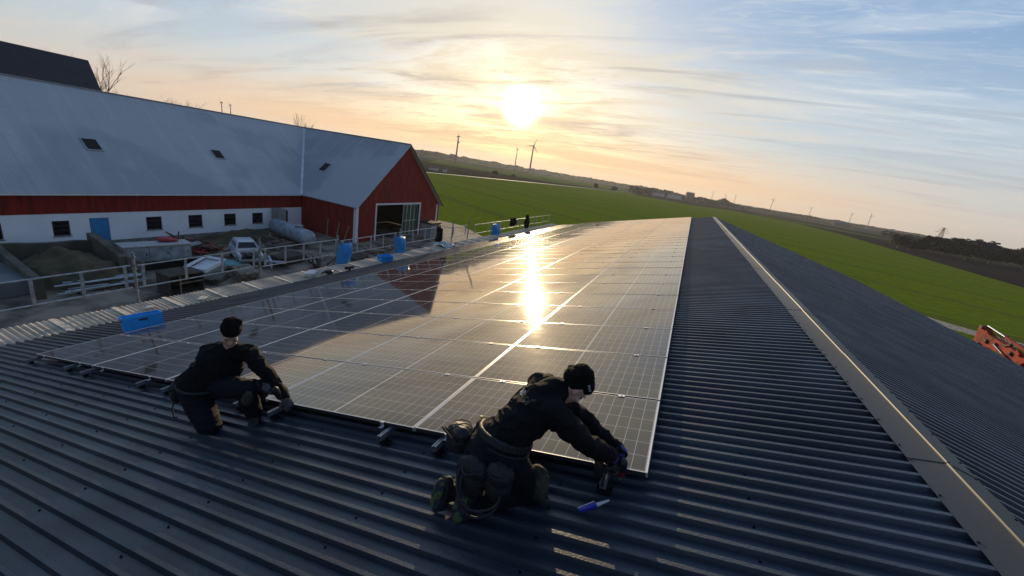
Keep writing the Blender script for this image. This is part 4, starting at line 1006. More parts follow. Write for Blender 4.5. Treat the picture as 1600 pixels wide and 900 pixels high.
def car():
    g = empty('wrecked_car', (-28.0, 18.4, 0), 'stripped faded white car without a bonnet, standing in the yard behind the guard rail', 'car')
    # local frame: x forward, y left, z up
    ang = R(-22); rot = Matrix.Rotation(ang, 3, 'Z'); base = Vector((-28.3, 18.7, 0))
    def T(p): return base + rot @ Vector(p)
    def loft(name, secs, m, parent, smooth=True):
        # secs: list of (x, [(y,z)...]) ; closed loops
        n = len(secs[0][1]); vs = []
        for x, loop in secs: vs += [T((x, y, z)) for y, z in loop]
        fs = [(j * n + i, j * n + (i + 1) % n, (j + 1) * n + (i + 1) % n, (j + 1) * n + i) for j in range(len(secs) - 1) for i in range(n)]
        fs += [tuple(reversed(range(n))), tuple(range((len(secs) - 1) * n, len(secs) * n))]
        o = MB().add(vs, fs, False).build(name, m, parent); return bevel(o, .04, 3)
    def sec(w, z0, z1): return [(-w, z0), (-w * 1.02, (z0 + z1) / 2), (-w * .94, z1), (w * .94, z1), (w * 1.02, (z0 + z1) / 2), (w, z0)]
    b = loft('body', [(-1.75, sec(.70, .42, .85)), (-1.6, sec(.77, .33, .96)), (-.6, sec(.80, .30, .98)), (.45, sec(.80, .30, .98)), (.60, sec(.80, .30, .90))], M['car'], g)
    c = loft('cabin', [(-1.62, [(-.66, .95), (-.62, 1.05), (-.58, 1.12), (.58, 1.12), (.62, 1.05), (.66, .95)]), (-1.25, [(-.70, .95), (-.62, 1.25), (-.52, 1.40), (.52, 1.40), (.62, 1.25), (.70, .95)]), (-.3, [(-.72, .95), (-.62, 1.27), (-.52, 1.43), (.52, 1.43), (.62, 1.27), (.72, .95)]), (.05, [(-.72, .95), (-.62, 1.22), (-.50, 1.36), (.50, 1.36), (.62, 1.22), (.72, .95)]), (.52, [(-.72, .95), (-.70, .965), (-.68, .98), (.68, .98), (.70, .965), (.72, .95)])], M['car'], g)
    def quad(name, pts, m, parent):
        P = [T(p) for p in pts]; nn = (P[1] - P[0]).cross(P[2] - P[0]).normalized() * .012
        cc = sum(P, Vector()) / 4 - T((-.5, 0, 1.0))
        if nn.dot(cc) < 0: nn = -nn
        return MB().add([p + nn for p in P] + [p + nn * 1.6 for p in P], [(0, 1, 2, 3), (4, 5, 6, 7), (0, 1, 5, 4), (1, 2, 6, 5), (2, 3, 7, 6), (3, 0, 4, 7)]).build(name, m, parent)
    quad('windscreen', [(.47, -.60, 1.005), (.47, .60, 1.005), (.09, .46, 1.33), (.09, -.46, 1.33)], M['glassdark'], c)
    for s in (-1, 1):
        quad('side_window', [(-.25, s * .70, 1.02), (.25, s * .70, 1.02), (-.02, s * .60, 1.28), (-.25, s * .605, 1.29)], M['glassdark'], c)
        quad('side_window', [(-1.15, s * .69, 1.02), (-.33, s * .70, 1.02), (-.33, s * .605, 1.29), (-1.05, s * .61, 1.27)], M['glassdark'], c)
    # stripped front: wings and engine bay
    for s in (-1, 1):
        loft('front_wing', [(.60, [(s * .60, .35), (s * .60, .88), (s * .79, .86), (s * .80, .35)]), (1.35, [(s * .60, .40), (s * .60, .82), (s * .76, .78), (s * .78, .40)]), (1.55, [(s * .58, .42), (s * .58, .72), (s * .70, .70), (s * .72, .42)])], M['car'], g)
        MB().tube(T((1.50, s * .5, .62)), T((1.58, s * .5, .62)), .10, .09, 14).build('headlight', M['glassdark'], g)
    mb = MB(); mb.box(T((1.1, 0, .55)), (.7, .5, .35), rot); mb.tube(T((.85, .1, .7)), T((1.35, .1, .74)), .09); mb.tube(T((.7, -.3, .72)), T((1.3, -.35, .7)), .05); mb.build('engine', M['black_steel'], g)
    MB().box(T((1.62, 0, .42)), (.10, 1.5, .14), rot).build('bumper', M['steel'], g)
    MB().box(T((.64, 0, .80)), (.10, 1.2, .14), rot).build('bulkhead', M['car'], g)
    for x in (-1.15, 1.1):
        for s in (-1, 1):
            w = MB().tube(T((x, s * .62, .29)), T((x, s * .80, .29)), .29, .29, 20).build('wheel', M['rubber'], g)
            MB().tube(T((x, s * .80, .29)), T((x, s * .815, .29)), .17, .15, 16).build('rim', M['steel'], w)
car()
def bonnet():
    mb = MB(); n = 10; vs = []
    for i in range(n + 1):
        for j in range(n + 1):
            u = i / n; v = j / n * 2 - 1; vs.append(Vector((u * 1.05 - .5, v * (.66 - .08 * u), .06 + .10 * (1 - v * v) - .08 * u * u)))
    rot = Matrix.Rotation(R(-50), 3, 'Z') @ Matrix.Rotation(R(-14), 3, 'X'); c = Vector((-26.9, 16.9, .22)); vs = [c + rot @ v for v in vs]
    mb.add(vs + [v - Vector((0, 0, .025)) for v in vs], [(i * (n + 1) + j, (i + 1) * (n + 1) + j, (i + 1) * (n + 1) + j + 1, i * (n + 1) + j + 1) for i in range(n) for j in range(n)] + [((n + 1) ** 2 + i * (n + 1) + j, (n + 1) ** 2 + i * (n + 1) + j + 1, (n + 1) ** 2 + (i + 1) * (n + 1) + j + 1, (n + 1) ** 2 + (i + 1) * (n + 1) + j) for i in range(n) for j in range(n)], True)
    o = mb.build('loose_bonnet', M['teal'], fix=False); base_at_bottom(o, (-26.9, 16.9, 0)); tag(o, 'loose teal car bonnet on the ground in front of the white car', 'bonnet')
bonnet()
tag(base_at_bottom(MB().box((-26.2, 19.0, .3), (1.6, .12, .5), Matrix.Rotation(R(-30), 3, 'Z')).tube((-26.9, 18.6, .3), (-25.4, 19.6, .34), .10).build('car_bumper', M['profile']), (-26.2, 19.0, 0)), 'dismounted pale car bumper on the ground in front of the white car', 'bumper')

# ------------------------------------------------------------------ excavator behind the right eave
def excavator():
    g = empty('excavator', (23, 24, 0), 'orange excavator arm rising behind the far eave at the right edge', 'excavator')
    # points measured on a plane x = XE
    XE = 18.5; s = XE / 15.5
    def Q(y, z): return Vector((XE, y * s, Z0 + z * s))
    def plate(name, pts, w, m, off=0):
        mb = MB(); P = [Q(*p) for p in pts]; k = len(P); mb.add([p + Vector((off - w / 2, 0, 0)) for p in P] + [p + Vector((off + w / 2, 0, 0)) for p in P], [(i, (i + 1) % k, k + (i + 1) % k, k + i) for i in range(k)] + [tuple(reversed(range(k))), tuple(range(k, 2 * k))]); return bevel(mb.build(name, m, g), .02)
    plate('stick', [(28.45, -4.05), (28.75, -4.12), (28.55, -5.6), (27.9, -5.9), (27.55, -5.2), (27.85, -4.35)], .30, M['orange'])
    plate('boom', [(27.9, -4.35), (27.2, -4.42), (25.9, -4.50), (24.4, -4.78), (20.5, -6.2), (20.3, -6.8), (24.4, -5.45), (26.2, -4.95), (27.6, -4.98)], .36, M['orange'])
    plate('bucket_link', [(27.8, -5.0), (27.3, -5.05), (26.8, -5.7), (27.2, -5.9), (27.8, -5.6)], .20, M['rust'], -.25)
    MB().tube(Q(28.35, -4.02), Q(26.9, -4.18), .045).build('piston_rod', M['chrome'], g)
    MB().tube(Q(26.9, -4.18), Q(24.6, -4.45), .085).build('hydraulic_cylinder', M['orange'], g)
    for off in (-.26, .26):
        MB().tube(Q(27.0, -4.68) + Vector((off, 0, 0)), Q(26.2, -4.90) + Vector((off, 0, 0)), .04).build('piston_rod', M['chrome'], g)
        MB().tube(Q(26.2, -4.90) + Vector((off, 0, 0)), Q(23.8, -5.55) + Vector((off, 0, 0)), .075).build('hydraulic_cylinder', M['orange'], g)
    for (y, z, r) in ((28.4, -4.15, .11), (27.7, -4.7, .13), (28.1, -5.0, .10), (27.0, -4.62, .08), (25.9, -4.72, .10)):
        MB().tube(Q(y, z) - Vector((.27, 0, 0)), Q(y, z) + Vector((.27, 0, 0)), r, r, 14).build('pivot_pin', M['rust'], g)
    # small fittings and stiffeners along the arm
    rr_ = random.Random(21)
    for k in range(15):
        t = rr_.random(); y = 28.6 - 4.6 * t; z = -4.25 - .55 * t + rr_.uniform(-.35, .30) - (.8 * rr_.random() if t < .2 else 0)
        c = Q(y, z) + Vector((rr_.choice((-1, 1)) * rr_.uniform(.15, .24), 0, 0)); e = Matrix.Rotation(R(rr_.uniform(-30, 30)), 3, 'X')
        MB().box(c, (rr_.uniform(.06, .16), rr_.uniform(.12, .55), rr_.uniform(.05, .16)), e).build('fitting', rr_.choice((M['orange'], M['rust'], M['black_steel'], M['orange'])), g)
    # hoses
    for k in range(3):
        pts = [Q(28.2 - t * 3.2, -4.25 - .25 * t + .16 * math.sin(t * 9 + k)) + Vector((.22 + .04 * k, 0, 0)) for t in [i / 10 for i in range(11)]]
        MB().path(pts, .022, 6).build('hose', M['rubber'], g)
    # machine body on tracks, hidden below the eave
    cx, cy = XE, 21.5
    for s2 in (-1, 1):
        mb = MB(); mb.poly_prism([(cy - 2.0, .15), (cy - 1.7, 0), (cy + 1.7, 0), (cy + 2.0, .15), (cy + 2.0, .65), (cy + 1.7, .85), (cy - 1.7, .85), (cy - 2.0, .65)], 0, cx + s2 * 1.0 - .25, cx + s2 * 1.0 + .25); mb.build('track', M['rubber'], g)
    o = MB().bb(cx - 1.2, cx + 1.2, cy - 2.3, cy + .8, 1.0, 1.9).build('house', M['orange'], g); bevel(o, .1)
    o = MB().bb(cx - 1.15, cx - .2, cy - .4, cy + 1.3, 1.9, 3.0).build('cab', M['orange'], g); bevel(o, .1)
    MB().bb(cx - 1.165, cx - .18, cy - .2, cy + 1.1, 2.1, 2.8).build('cab_window', M['glassdark'], g)
excavator()

# ------------------------------------------------------------------ trees, masts and far buildings
def bare_tree(x, y, h, w, seed, label, group=None, name='bare_tree', z=-0.05):
    rnd = random.Random(seed); g = empty(name, (x, y, z), label, 'tree', group)
    M_ = M['bark']; tr = MB(); tw = MB()
    def grow(p, d, L_, r, lev):
        q = p + d * L_; tgt = tr if lev < 2 else tw
        tgt.tube(p, q, r, r * .62, 6 if lev < 2 else 3, False)
        if lev >= 5: return
        for k in range(rnd.choice((2, 3, 3)) if lev else 5):
            a = rnd.uniform(0, 2 * PI); sp = rnd.uniform(.35, .8) * (w / h * 1.5)
            s = Vector((math.cos(a), math.sin(a), 0)); e = (d + s * sp + Vector((0, 0, .12))).normalized()
            st = p.lerp(q, rnd.uniform(.45, 1)) if k else q
            grow(st, e, L_ * rnd.uniform(.58, .82), r * .55, lev + 1)
    grow(Vector((x, y, z)), Vector((0, 0, 1)), h * .27, h * .013, 0)
    tr.build('trunk', M_, g, fix=False); tw.build('crown', M_, g, fix=False)
M['bark'] = mat('bare_bark', (0.26, 0.17, 0.11), 0.9, var=0.3)
M['leafdark'] = mat('dark_evergreen', (0.010, 0.015, 0.008), 0.9, var=0.5, vscale=0.5)
M['leafbrown'] = mat('winter_twigs', (0.055, 0.045, 0.028), 0.9, var=0.4, vscale=0.5)
M['mast'] = mat('grey_mast', (0.20, 0.17, 0.15), 0.7)
M['farwall'] = mat('far_white_wall', (0.55, 0.52, 0.48), 0.8, var=0.1)
M['farroof'] = mat('far_roof', (0.14, 0.10, 0.09), 0.8, var=0.2)
bare_tree(-83, 34.5, 20.5, 10, 11, 'large bare tree at the end of the dark roofed building', 'bare trees behind the barn')
bare_tree(-117, 61.5, 17.5, 12, 4, 'bare crown just showing over the barn ridge, left one', 'bare trees behind the barn')
bare_tree(-118, 68, 17.0, 10, 5, 'bare crown just showing over the barn ridge, right one', 'bare trees behind the barn')
bare_tree(-62.0, 51.0, 15.6, 3.2, 8, 'slender bare tree rising over the barn roof at the pale valley flashing', 'bare trees behind the barn')

def clump_mesh(rnd, w, h, base=0.0, n=260, leaf=.9):
    mb = MB(); nb = 7; blobs = [(rnd.uniform(-.35, .35) * w, rnd.uniform(-.35, .35) * w, h * rnd.uniform(.35, .8), w * rnd.uniform(.18, .3), h * rnd.uniform(.16, .28)) for _ in range(nb)]
    for k in range(n):
        bx, by, bz, rw, rh = rnd.choice(blobs)
        d = Vector((rnd.gauss(0, 1), rnd.gauss(0, 1), rnd.gauss(0, 1))).normalized() * rnd.random() ** .33
        p = Vector((bx + d.x * rw, by + d.y * rw, max(.2 + base, bz + d.z * rh)))
        e = Matrix.Rotation(rnd.uniform(0, 6.28), 3, 'Z') @ Matrix.Rotation(rnd.uniform(0, 3.1), 3, 'X'); s = leaf * rnd.uniform(.5, 1.3)
        mb.add([p + e @ Vector(v) for v in ((-s, -s * .5, 0), (s, -s * .6, 0), (s * .7, s * .6, .1 * s), (-s * .8, s * .5, -.1 * s))], [(0, 1, 2, 3)])
    return mb
def tree_protos():
    out = []
    for k, (w, h, m) in enumerate(((8, 9.5, 'leafdark'), (9, 7.5, 'leafdark'), (7, 6.5, 'leafbrown'), (10, 8.5, 'leafdark'))):
        rnd = random.Random(50 + k); me = clump_mesh(rnd, w, h, n=420, leaf=.75); t = MB().tube((0, 0, -.1), (0, 0, h * .6), .22, .09, 6)
        out.append((me, t, M[m]))
    return out
TP = tree_protos(); PROTO = {}
def far_tree(k, x, y, s, label, group, rnd):
    if k not in PROTO:
        g = empty('evergreen_tree' if k != 2 else 'bushy_tree', (0, 0, 0)); TP[k][0].build('crown', TP[k][2], g, local=True, fix=False); TP[k][1].build('trunk', M['bark'], g, local=True)
        PROTO[k] = g; o = g
    else:
        g = PROTO[k]; o = g.copy(); C.objects.link(o)
        for ch in g.children: c = ch.copy(); C.objects.link(c); c.parent = o
    o.location = (x, y, -.04); o.rotation_euler = (0, 0, rnd.uniform(0, 6.28)); o.scale = (s, s, s * rnd.uniform(.85, 1.15))
    tag(o, label, 'tree', group)
rnd = random.Random(3)
# the dark wood on the right: two ranks following its front edge
E0 = Vector((104, 279)); E1 = Vector((147, 291)); E2 = Vector((176, 285)); E3 = Vector((215, 262))
pts = [E0.lerp(E1, i / 8) for i in range(9)] + [E1.lerp(E2, i / 5) for i in range(1, 6)] + [E2.lerp(E3, i / 6) for i in range(1, 7)]
for r_ in range(3):
    for i, p in enumerate(pts):
        k = 2 if rnd.random() < (.18 if r_ == 0 else .05) else rnd.choice((0, 1, 3))
        d = p.normalized(); q = p + d * (r_ * 7 + rnd.uniform(-1.5, 1.5))
        far_tree(k, q.x, q.y, rnd.uniform(.95, 1.35) * (1.0 if i > 2 else .65), 'brownish bushy tree at the edge of the dark wood' if k == 2 else 'dark evergreen tree in the dense wood beyond the ploughed field', 'trees of the dark wood on the right', rnd)
# single trees and bushes on the far fields
for (x, y, k, s, l) in ((-147, 296, 2, .62, 'lone bush beside the country road, the larger one'), (-141, 318, 2, .5, 'low bush beside the country road, the smaller one'), (-98, 440, 1, .8, 'dark bush at the far edge of the green field below the turbine row'), (-80, 452, 3, .75, 'dark wide bush at the far edge of the green field'), (-262, 318, 0, .8, 'conical tree beside the red gable on the skyline, left one'), (-256, 328, 0, .65, 'conical tree beside the red gable on the skyline, right one')):
    far_tree(k, x, y, s, l, 'scattered far trees', rnd)
def belt(name, pts, depth, h, m, n, label, leaf=3.0, seed=1, hv=.5):
    rnd = random.Random(seed); mb = MB(); L_ = [0]
    for a, b in zip(pts[:-1], pts[1:]): L_.append(L_[-1] + (Vector(b) - Vector(a)).length)
    for k in range(n):
        t = rnd.random() * L_[-1]; i = max(j for j in range(len(L_) - 1) if L_[j] <= t); u = (t - L_[i]) / (L_[i + 1] - L_[i])
        p = Vector(pts[i]).lerp(Vector(pts[i + 1]), u); hh = h * (1 - hv + hv * 2 * (noise.noise(Vector((t * .02, seed, 0))) * .5 + .5) * (.7 + .5 * (noise.noise(Vector((t * .15, seed, 5))) * .5 + .5)))
        d = p.normalized(); z = hh * rnd.random() ** .6; q = p + d * rnd.uniform(0, depth)
        e = Matrix.Rotation(rnd.uniform(0, 6.28), 3, 'Z') @ Matrix.Rotation(rnd.uniform(0, 3.1), 3, 'X'); s = leaf * rnd.uniform(.4, 1.2)
        c = Vector((q.x, q.y, z)); mb.add([c + e @ Vector(v) for v in ((-s, -s * .5, 0), (s, -s * .6, 0), (s * .7, s * .6, 0), (-s * .8, s * .5, 0))], [(0, 1, 2, 3)])
    o = mb.build(name, m, fix=False); tag(o, label, 'woodland', kind='stuff'); return o
def pol(az, r): a = R(az); return (math.sin(a) * r, math.cos(a) * r)
M['farwood'] = mat('far_wood', (0.050, 0.045, 0.040), 0.95, var=0.3, vscale=0.02)
belt('far_woodland', [pol(-62, 700), pol(-45, 780), pol(-36, 950), pol(-30, 1250), pol(-20, 1500), pol(-12, 1500), pol(-4, 1300)], 60, 10, M['farwood'], 7000, 'brown woodland along the horizon under the sun', 6, 2)
belt('far_woodland', [pol(-4, 1300), pol(2, 900), pol(8, 1150), pol(20, 1500), pol(32, 1300), pol(48, 1200)], 50, 5.0, M['farwood'], 5500, 'thin dark tree line along the right horizon', 5, 5, .7)
belt('far_woodland', [pol(-46, 270), pol(-42, 300), pol(-39, 330)], 40, 7, M['leafbrown'], 1500, 'brown thicket right of the red gable', 2, 7, .7)
belt('far_woodland', [pol(-8, 640), pol(-3.0, 760), pol(1.5, 800), pol(4.5, 900)], 30, 9, M['leafdark'], 1600, 'dark shelter trees around the distant farm', 3.0, 9, .9)
belt('far_woodland', [pol(19, 640), pol(24, 560), pol(28.5, 520), pol(34, 480)], 20, 6, M['leafdark'], 1100, 'dark hedge line beyond the ploughed field at the right', 2.5, 10, .8)
def far_house(x, y, L_, W_, h, rz, label, wall='farwall', group='far farm buildings'):
    g = empty('farmhouse', (x, y, 0), label, 'house', group); rot = Matrix.Rotation(R(rz), 3, 'Z'); c = Vector((x, y, 0))
    MB().box(c + Vector((0, 0, h / 2 - .1)), (L_, W_, h), rot).build('wall', M[wall], g)
    mb = MB(); P = [(-L_ / 2 - .3, -W_ / 2 - .3, h - .15), (L_ / 2 + .3, -W_ / 2 - .3, h - .15), (L_ / 2 + .3, W_ / 2 + .3, h - .15), (-L_ / 2 - .3, W_ / 2 + .3, h - .15), (-L_ / 2 - .3, 0, h + W_ * .38), (L_ / 2 + .3, 0, h + W_ * .38)]
    mb.add([c + rot @ Vector(p) for p in P], [(0, 1, 5, 4), (2, 3, 4, 5), (0, 4, 3), (1, 2, 5), (3, 2, 1, 0)]); mb.build('roof', M['farroof'], g)
far_house(-142, 205, 5, 2.5, 1.3, 30, 'small white house by the road right of the red gable, left one'); far_house(-136, 208, 2.4, 2, 1.6, 30, 'small white shed by the road right of the red gable, right one')
far_house(25, 880, 22, 12, 4, 10, 'wide dark farm building on the horizon beyond the far end of the roof', 'farroof'); far_house(233, 850, 26, 9, 4, 20, 'long low building on the right horizon', 'farroof')
far_house(-58, 720, 30, 10, 5, 60, 'pale farm building among dark trees on the horizon, left one'); far_house(-30, 730, 22, 9, 6, 40, 'pale farm building among dark trees on the horizon, right one')
far_house(-8, 760, 12, 9, 11, 20, 'tall dark farm building among the trees on the horizon', 'farroof')
def turbine(x, y, hub, blade, a0, label, yaw, group='wind turbines on the horizon'):
    g = empty('wind_turbine', (x, y, 0), label, 'wind turbine', group); r = hub * (.022 if blade > 13.4 and hub > 50 else .016)
    MB().tube((x, y, 0), (x, y, hub), r * 1.6, r, 10).build('tower', M['mast'], g)
    ax = Vector((math.sin(R(yaw)), math.cos(R(yaw)), 0)); side = Vector((ax.y, -ax.x, 0)); h = Vector((x, y, hub)) - ax * r * 3
    n = MB(); n.box(Vector((x, y, hub)), (r * 2.4, r * 6, r * 2.4), Matrix.Rotation(-R(yaw), 3, 'Z')); n.build('nacelle', M['mast'], g)
    MB().ell(h, (r * 1.2,) * 3).build('hub', M['mast'], g)
    for k in range(3):
        a = R(a0 + 120 * k); d = side * math.sin(a) + Vector((0, 0, math.cos(a))); t = side * math.cos(a) - Vector((0, 0, math.sin(a)))
        w = blade * .05; P = []
        for f, ww in ((.02, .5), (.2, 1.0), (.6, .6), (1, .15)):
            c = h + d * blade * f
            for s1, s2 in ((-1, -.2), (1, -.2), (1, .2), (-1, .2)): P.append(c + t * w * ww * s1 + ax * w * s2 * ww)
        mb = MB(); mb.add(P, [(4 * j + i, 4 * j + (i + 1) % 4, 4 * j + 4 + (i + 1) % 4, 4 * j + 4 + i) for j in range(3) for i in range(4)] + [(3, 2, 1, 0), (12, 13, 14, 15)]); mb.build('blade', M['mast'], g)
turbine(-334, 836, Z0 + 47.1, 17, 20, 'large wind turbine with spread blades below and right of the sun', -22)
turbine(-364, 823, Z0 + 35.5, 12, 5, 'wind turbine tower seen edge-on left of the large turbine', 66)
for i, (x, y, zt, a) in enumerate(((68, 1999, 29, 10), (119, 1996, 24, 40), (157, 1994, 28, 70), (220, 1484, 27, 25), (319, 1466, 20, 55), (412, 1442, 21.5, 85), (392, 1240, 21.5, 100))):
    turbine(x, y, Z0 + zt, zt * .36, a, 'tiny wind turbine on the right half of the horizon, %s from the left' % ORD[i], 10, 'tiny wind turbines on the right horizon')
for i, (x, y, zt) in enumerate(((-596, 368, 19.7), (-591, 376, 18.4))):
    turbine(x, y, Z0 + zt, 5, 30, ('thin mast just above the barn ridge, left one', 'thin mast just above the barn ridge, right one')[i], 60, 'thin masts above the barn ridge')
def radio_mast():
    x, y, zt = -317, 510, Z0 + 27.9; g = empty('radio_mast', (x, y, 0), 'thick radio mast with small antennas on the skyline left of the sun', 'mast')
    MB().tube((x, y, 0), (x, y, zt), 1.25, .8, 10).build('tower', M['mast'], g)
    for z, s in ((zt - .5, 1), (zt - 1.2, -1), (zt - 8, 1), (zt - 9, 1)): MB().box((x + s * 1.4, y, z), (1.8, .8, 1.4)).build('antenna', M['mast'], g)
    MB().tube((x, y, zt), (x, y, zt + 4), .2, .1, 6).build('spike', M['mast'], g)
radio_mast()
def pylon():
    x, y, h = 353, 828, Z0 + 13.8; g = empty('power_pylon', (x, y, 0), 'lattice power pylon on the right horizon above the dark wood', 'pylon'); mb = MB(); b = 4.0
    C4 = [(-1, -1), (1, -1), (1, 1), (-1, 1)]; lv = [(0, b), (.35 * h, b * .6), (.65 * h, b * .35), (h, .5)]
    for (z0, w0), (z1, w1) in zip(lv[:-1], lv[1:]):
        for i, (sx, sy) in enumerate(C4):
            tx, ty = C4[(i + 1) % 4]
            mb.tube((x + sx * w0, y + sy * w0, z0), (x + sx * w1, y + sy * w1, z1), .3, .3, 4); mb.tube((x + sx * w0, y + sy * w0, z0), (x + tx * w1, y + ty * w1, z1), .15, .15, 4); mb.tube((x + tx * w0, y + ty * w0, z0), (x + sx * w1, y + sy * w1, z1), .15, .15, 4)
    mb.build('lattice', M['mast'], g)
    for z, w in ((h * .68, 8), (h * .82, 6), (h * .95, 4)): MB().tube((x - w, y, z), (x + w, y, z), .3, .3, 4).build('cross_arm', M['mast'], g)
pylon()

# ------------------------------------------------------------------ people
def ico(p, r, rot=None, sub=2):
    bm = bmesh.new(); bmesh.ops.create_icosphere(bm, subdivisions=sub, radius=1.0)
    r = (r, r, r) if isinstance(r, (int, float)) else r
    vs = []
    for v in bm.verts:
        q = Vector((v.co.x * r[0], v.co.y * r[1], v.co.z * r[2])); vs.append(Vector(p) + (rot @ q if rot is not None else q))
    fs = [tuple(v.index for v in f.verts) for f in bm.faces]; bm.free(); return vs, fs
def frame_of(fwd, up):
    f = Vector(fwd).normalized(); u = Vector(up); u = (u - f * u.dot(f)).normalized(); x = f.cross(u)
    return Matrix((x, f, u)).transposed()        # local x right, y forward, z up
class Body:
    def __init__(s): s.mb = MB()
    def cap(s, p0, r0, p1, r1):
        "tapered limb with round ends"
        p0 = Vector(p0); p1 = Vector(p1); d = (p1 - p0); L_ = d.length
        s.mb.tube(p0, p1, r0, r1, 20)
        for p, r in ((p0, r0), (p1, r1)): s.mb.add(*ico(p, r * 1.0))
        return s
    def chain(s, pts):
        for (a, ra), (b, rb) in zip(pts[:-1], pts[1:]): s.cap(a, ra, b, rb)
        return s
    def ell(s, c, r, rot=None): s.mb.add(*ico(c, r, rot, 3)); return s
    def make(s, name, m, parent, voxel=.010, smooth=4, wr=0.0, wscale=14, seed=0, mod=None):
        o = s.mb.build('tmp_' + name, None, None, fix=False)
        rm = o.modifiers.new('remesh', 'REMESH'); rm.mode = 'VOXEL'; rm.voxel_size = voxel; rm.use_smooth_shade = True
        sm = o.modifiers.new('smooth', 'SMOOTH'); sm.factor = .5; sm.iterations = smooth
        bpy.context.view_layer.update(); dg = bpy.context.evaluated_depsgraph_get(); me = bpy.data.meshes.new_from_object(o.evaluated_get(dg))
        bpy.data.objects.remove(o); me.name = name
        if wr:
            ns = [v.normal.copy() for v in me.vertices]
            for v, nn in zip(me.vertices, ns):
                q = v.co * wscale + Vector((seed, 0, 0))
                w = noise.noise(Vector((q.x + 1.5 * noise.noise(q * .5), q.y, q.z * 1.7)))
                fold = (1 - abs(w)) ** 3 - .35
                v.co += nn * wr * (fold + .3 * noise.noise(q * 2.3))
        if mod:
            for v in me.vertices: v.co = mod(v.co)
        off = wloc(parent) if parent else Vector((0, 0, 0))
        me.transform(Matrix.Translation(-off))
        for p in me.polygons: p.use_smooth = True
        me.materials.clear(); me.materials.append(m)
        n = bpy.data.objects.new(name, me); C.objects.link(n)
        if parent: n.parent = parent
        return n
def W_(x, y, z): return Vector((x, y, z + Z0))
def head_into(b, c, F, s=1.0):
    "skull, jaw, nose, brow, lips, ears in the head frame F (x right, y face, z crown)"
    def P(x, y, z): return c + F @ (Vector((x, y, z)) * s)
    def e(x, y, z, a, bb_, cc): b.ell(P(x, y, z), (a * s, bb_ * s, cc * s), F)
    e(0, -.012, .030, .074, .093, .090); e(0, .030, -.020, .062, .066, .080); e(0, .052, -.078, .040, .036, .030); e(0, .030, -.070, .052, .050, .040)
    b.cap(P(0, .090, .012), .009 * s, P(0, .112, -.022), .0125 * s); e(-.011, .100, -.027, .009, .010, .008); e(.011, .100, -.027, .009, .010, .008)
    b.cap(P(-.042, .078, .034), .010 * s, P(.042, .078, .034), .010 * s)
    e(0, .087, -.056, .023, .009, .006); e(0, .085, -.066, .019, .009, .007)
    for q in (-1, 1): e(q * .046, .068, -.018, .020, .018, .016); e(q * .074, -.004, -.004, .008, .018, .030)
    return P
def eyes(P, F, parent, s=1.0):
    for q in (-1, 1): 
        mb = MB(); mb.ell(P(q * .031, .079, .012), (.012 * s, .010 * s, .009 * s), F); mb.build('eye', M['eye'], parent)
M['eye'] = mat('eye_shade', (0.06, 0.04, 0.03), 0.25)
def glove(name, wrist, fdir, back, parent, m, side, curl=.9, s=1.0, spread=.16):
    "palm, four bent fingers of unequal length and a thumb from the side of the palm; frame: x thumb side, y fingers, z back of the hand"
    F = frame_of(fdir, back); wrist = Vector(wrist); b = Body()
    def P(x, y, z): return wrist + F @ (Vector((x * side, y, z)) * s)
    b.ell(P(0, .045, 0), (.042 * s, .052 * s, .019 * s), F); b.ell(P(.004, .015, 0), (.032 * s, .035 * s, .020 * s), F); b.cap(P(0, -.03, 0), .029 * s, P(0, .02, 0), .029 * s)
    for k, (x, L_, c) in enumerate(((.031, .078, .9), (.0105, .086, 1.0), (-.0105, .080, 1.05), (-.031, .062, 1.15))):
        p = P(x, .082 - abs(x) * .25, 0); a = 0.25; sp = x * spread * 3; r = .0105 * s
        b.cap(P(x * .8, .045, 0), .013 * s, p, r * 1.1)
        for seg, f in ((.45, 1), (.30, .92), (.25, .84)):
            a += curl * c * (.75 if seg == .45 else .9); d = F @ Vector((sp * side * math.cos(a), math.cos(a), -math.sin(a))).normalized(); q = p + d * L_ * seg * s; b.cap(p, r * (f + .05), q, r * f * .93); p = q
    p = P(.030, .020, -.006)
    for d_, L_, r0, r1 in (((.75, .55, -.30), .036, .015, .0125), ((.42, .80, -.45), .030, .0125, .011), ((.10, .85, -.55), .026, .011, .0095)):
        q = p + F @ Vector((d_[0] * side, d_[1], d_[2])).normalized() * L_ * s; b.cap(p, r0 * s, q, r1 * s); p = q
    return b.make(name, m, parent, .0042, 2, .0012, 60)
def tube_loop(name, c, F, rx, ry, r, m, parent, n=40, a0=0, a1=360, dz=None):
    mb = MB(); pts = []
    for i in range(n + 1):
        a = R(a0 + (a1 - a0) * i / n); pts.append(c + F @ Vector((rx * math.cos(a), ry * math.sin(a), dz(a) if dz else 0)))
    mb.path(pts, r, 8); return mb.build(name, m, parent)

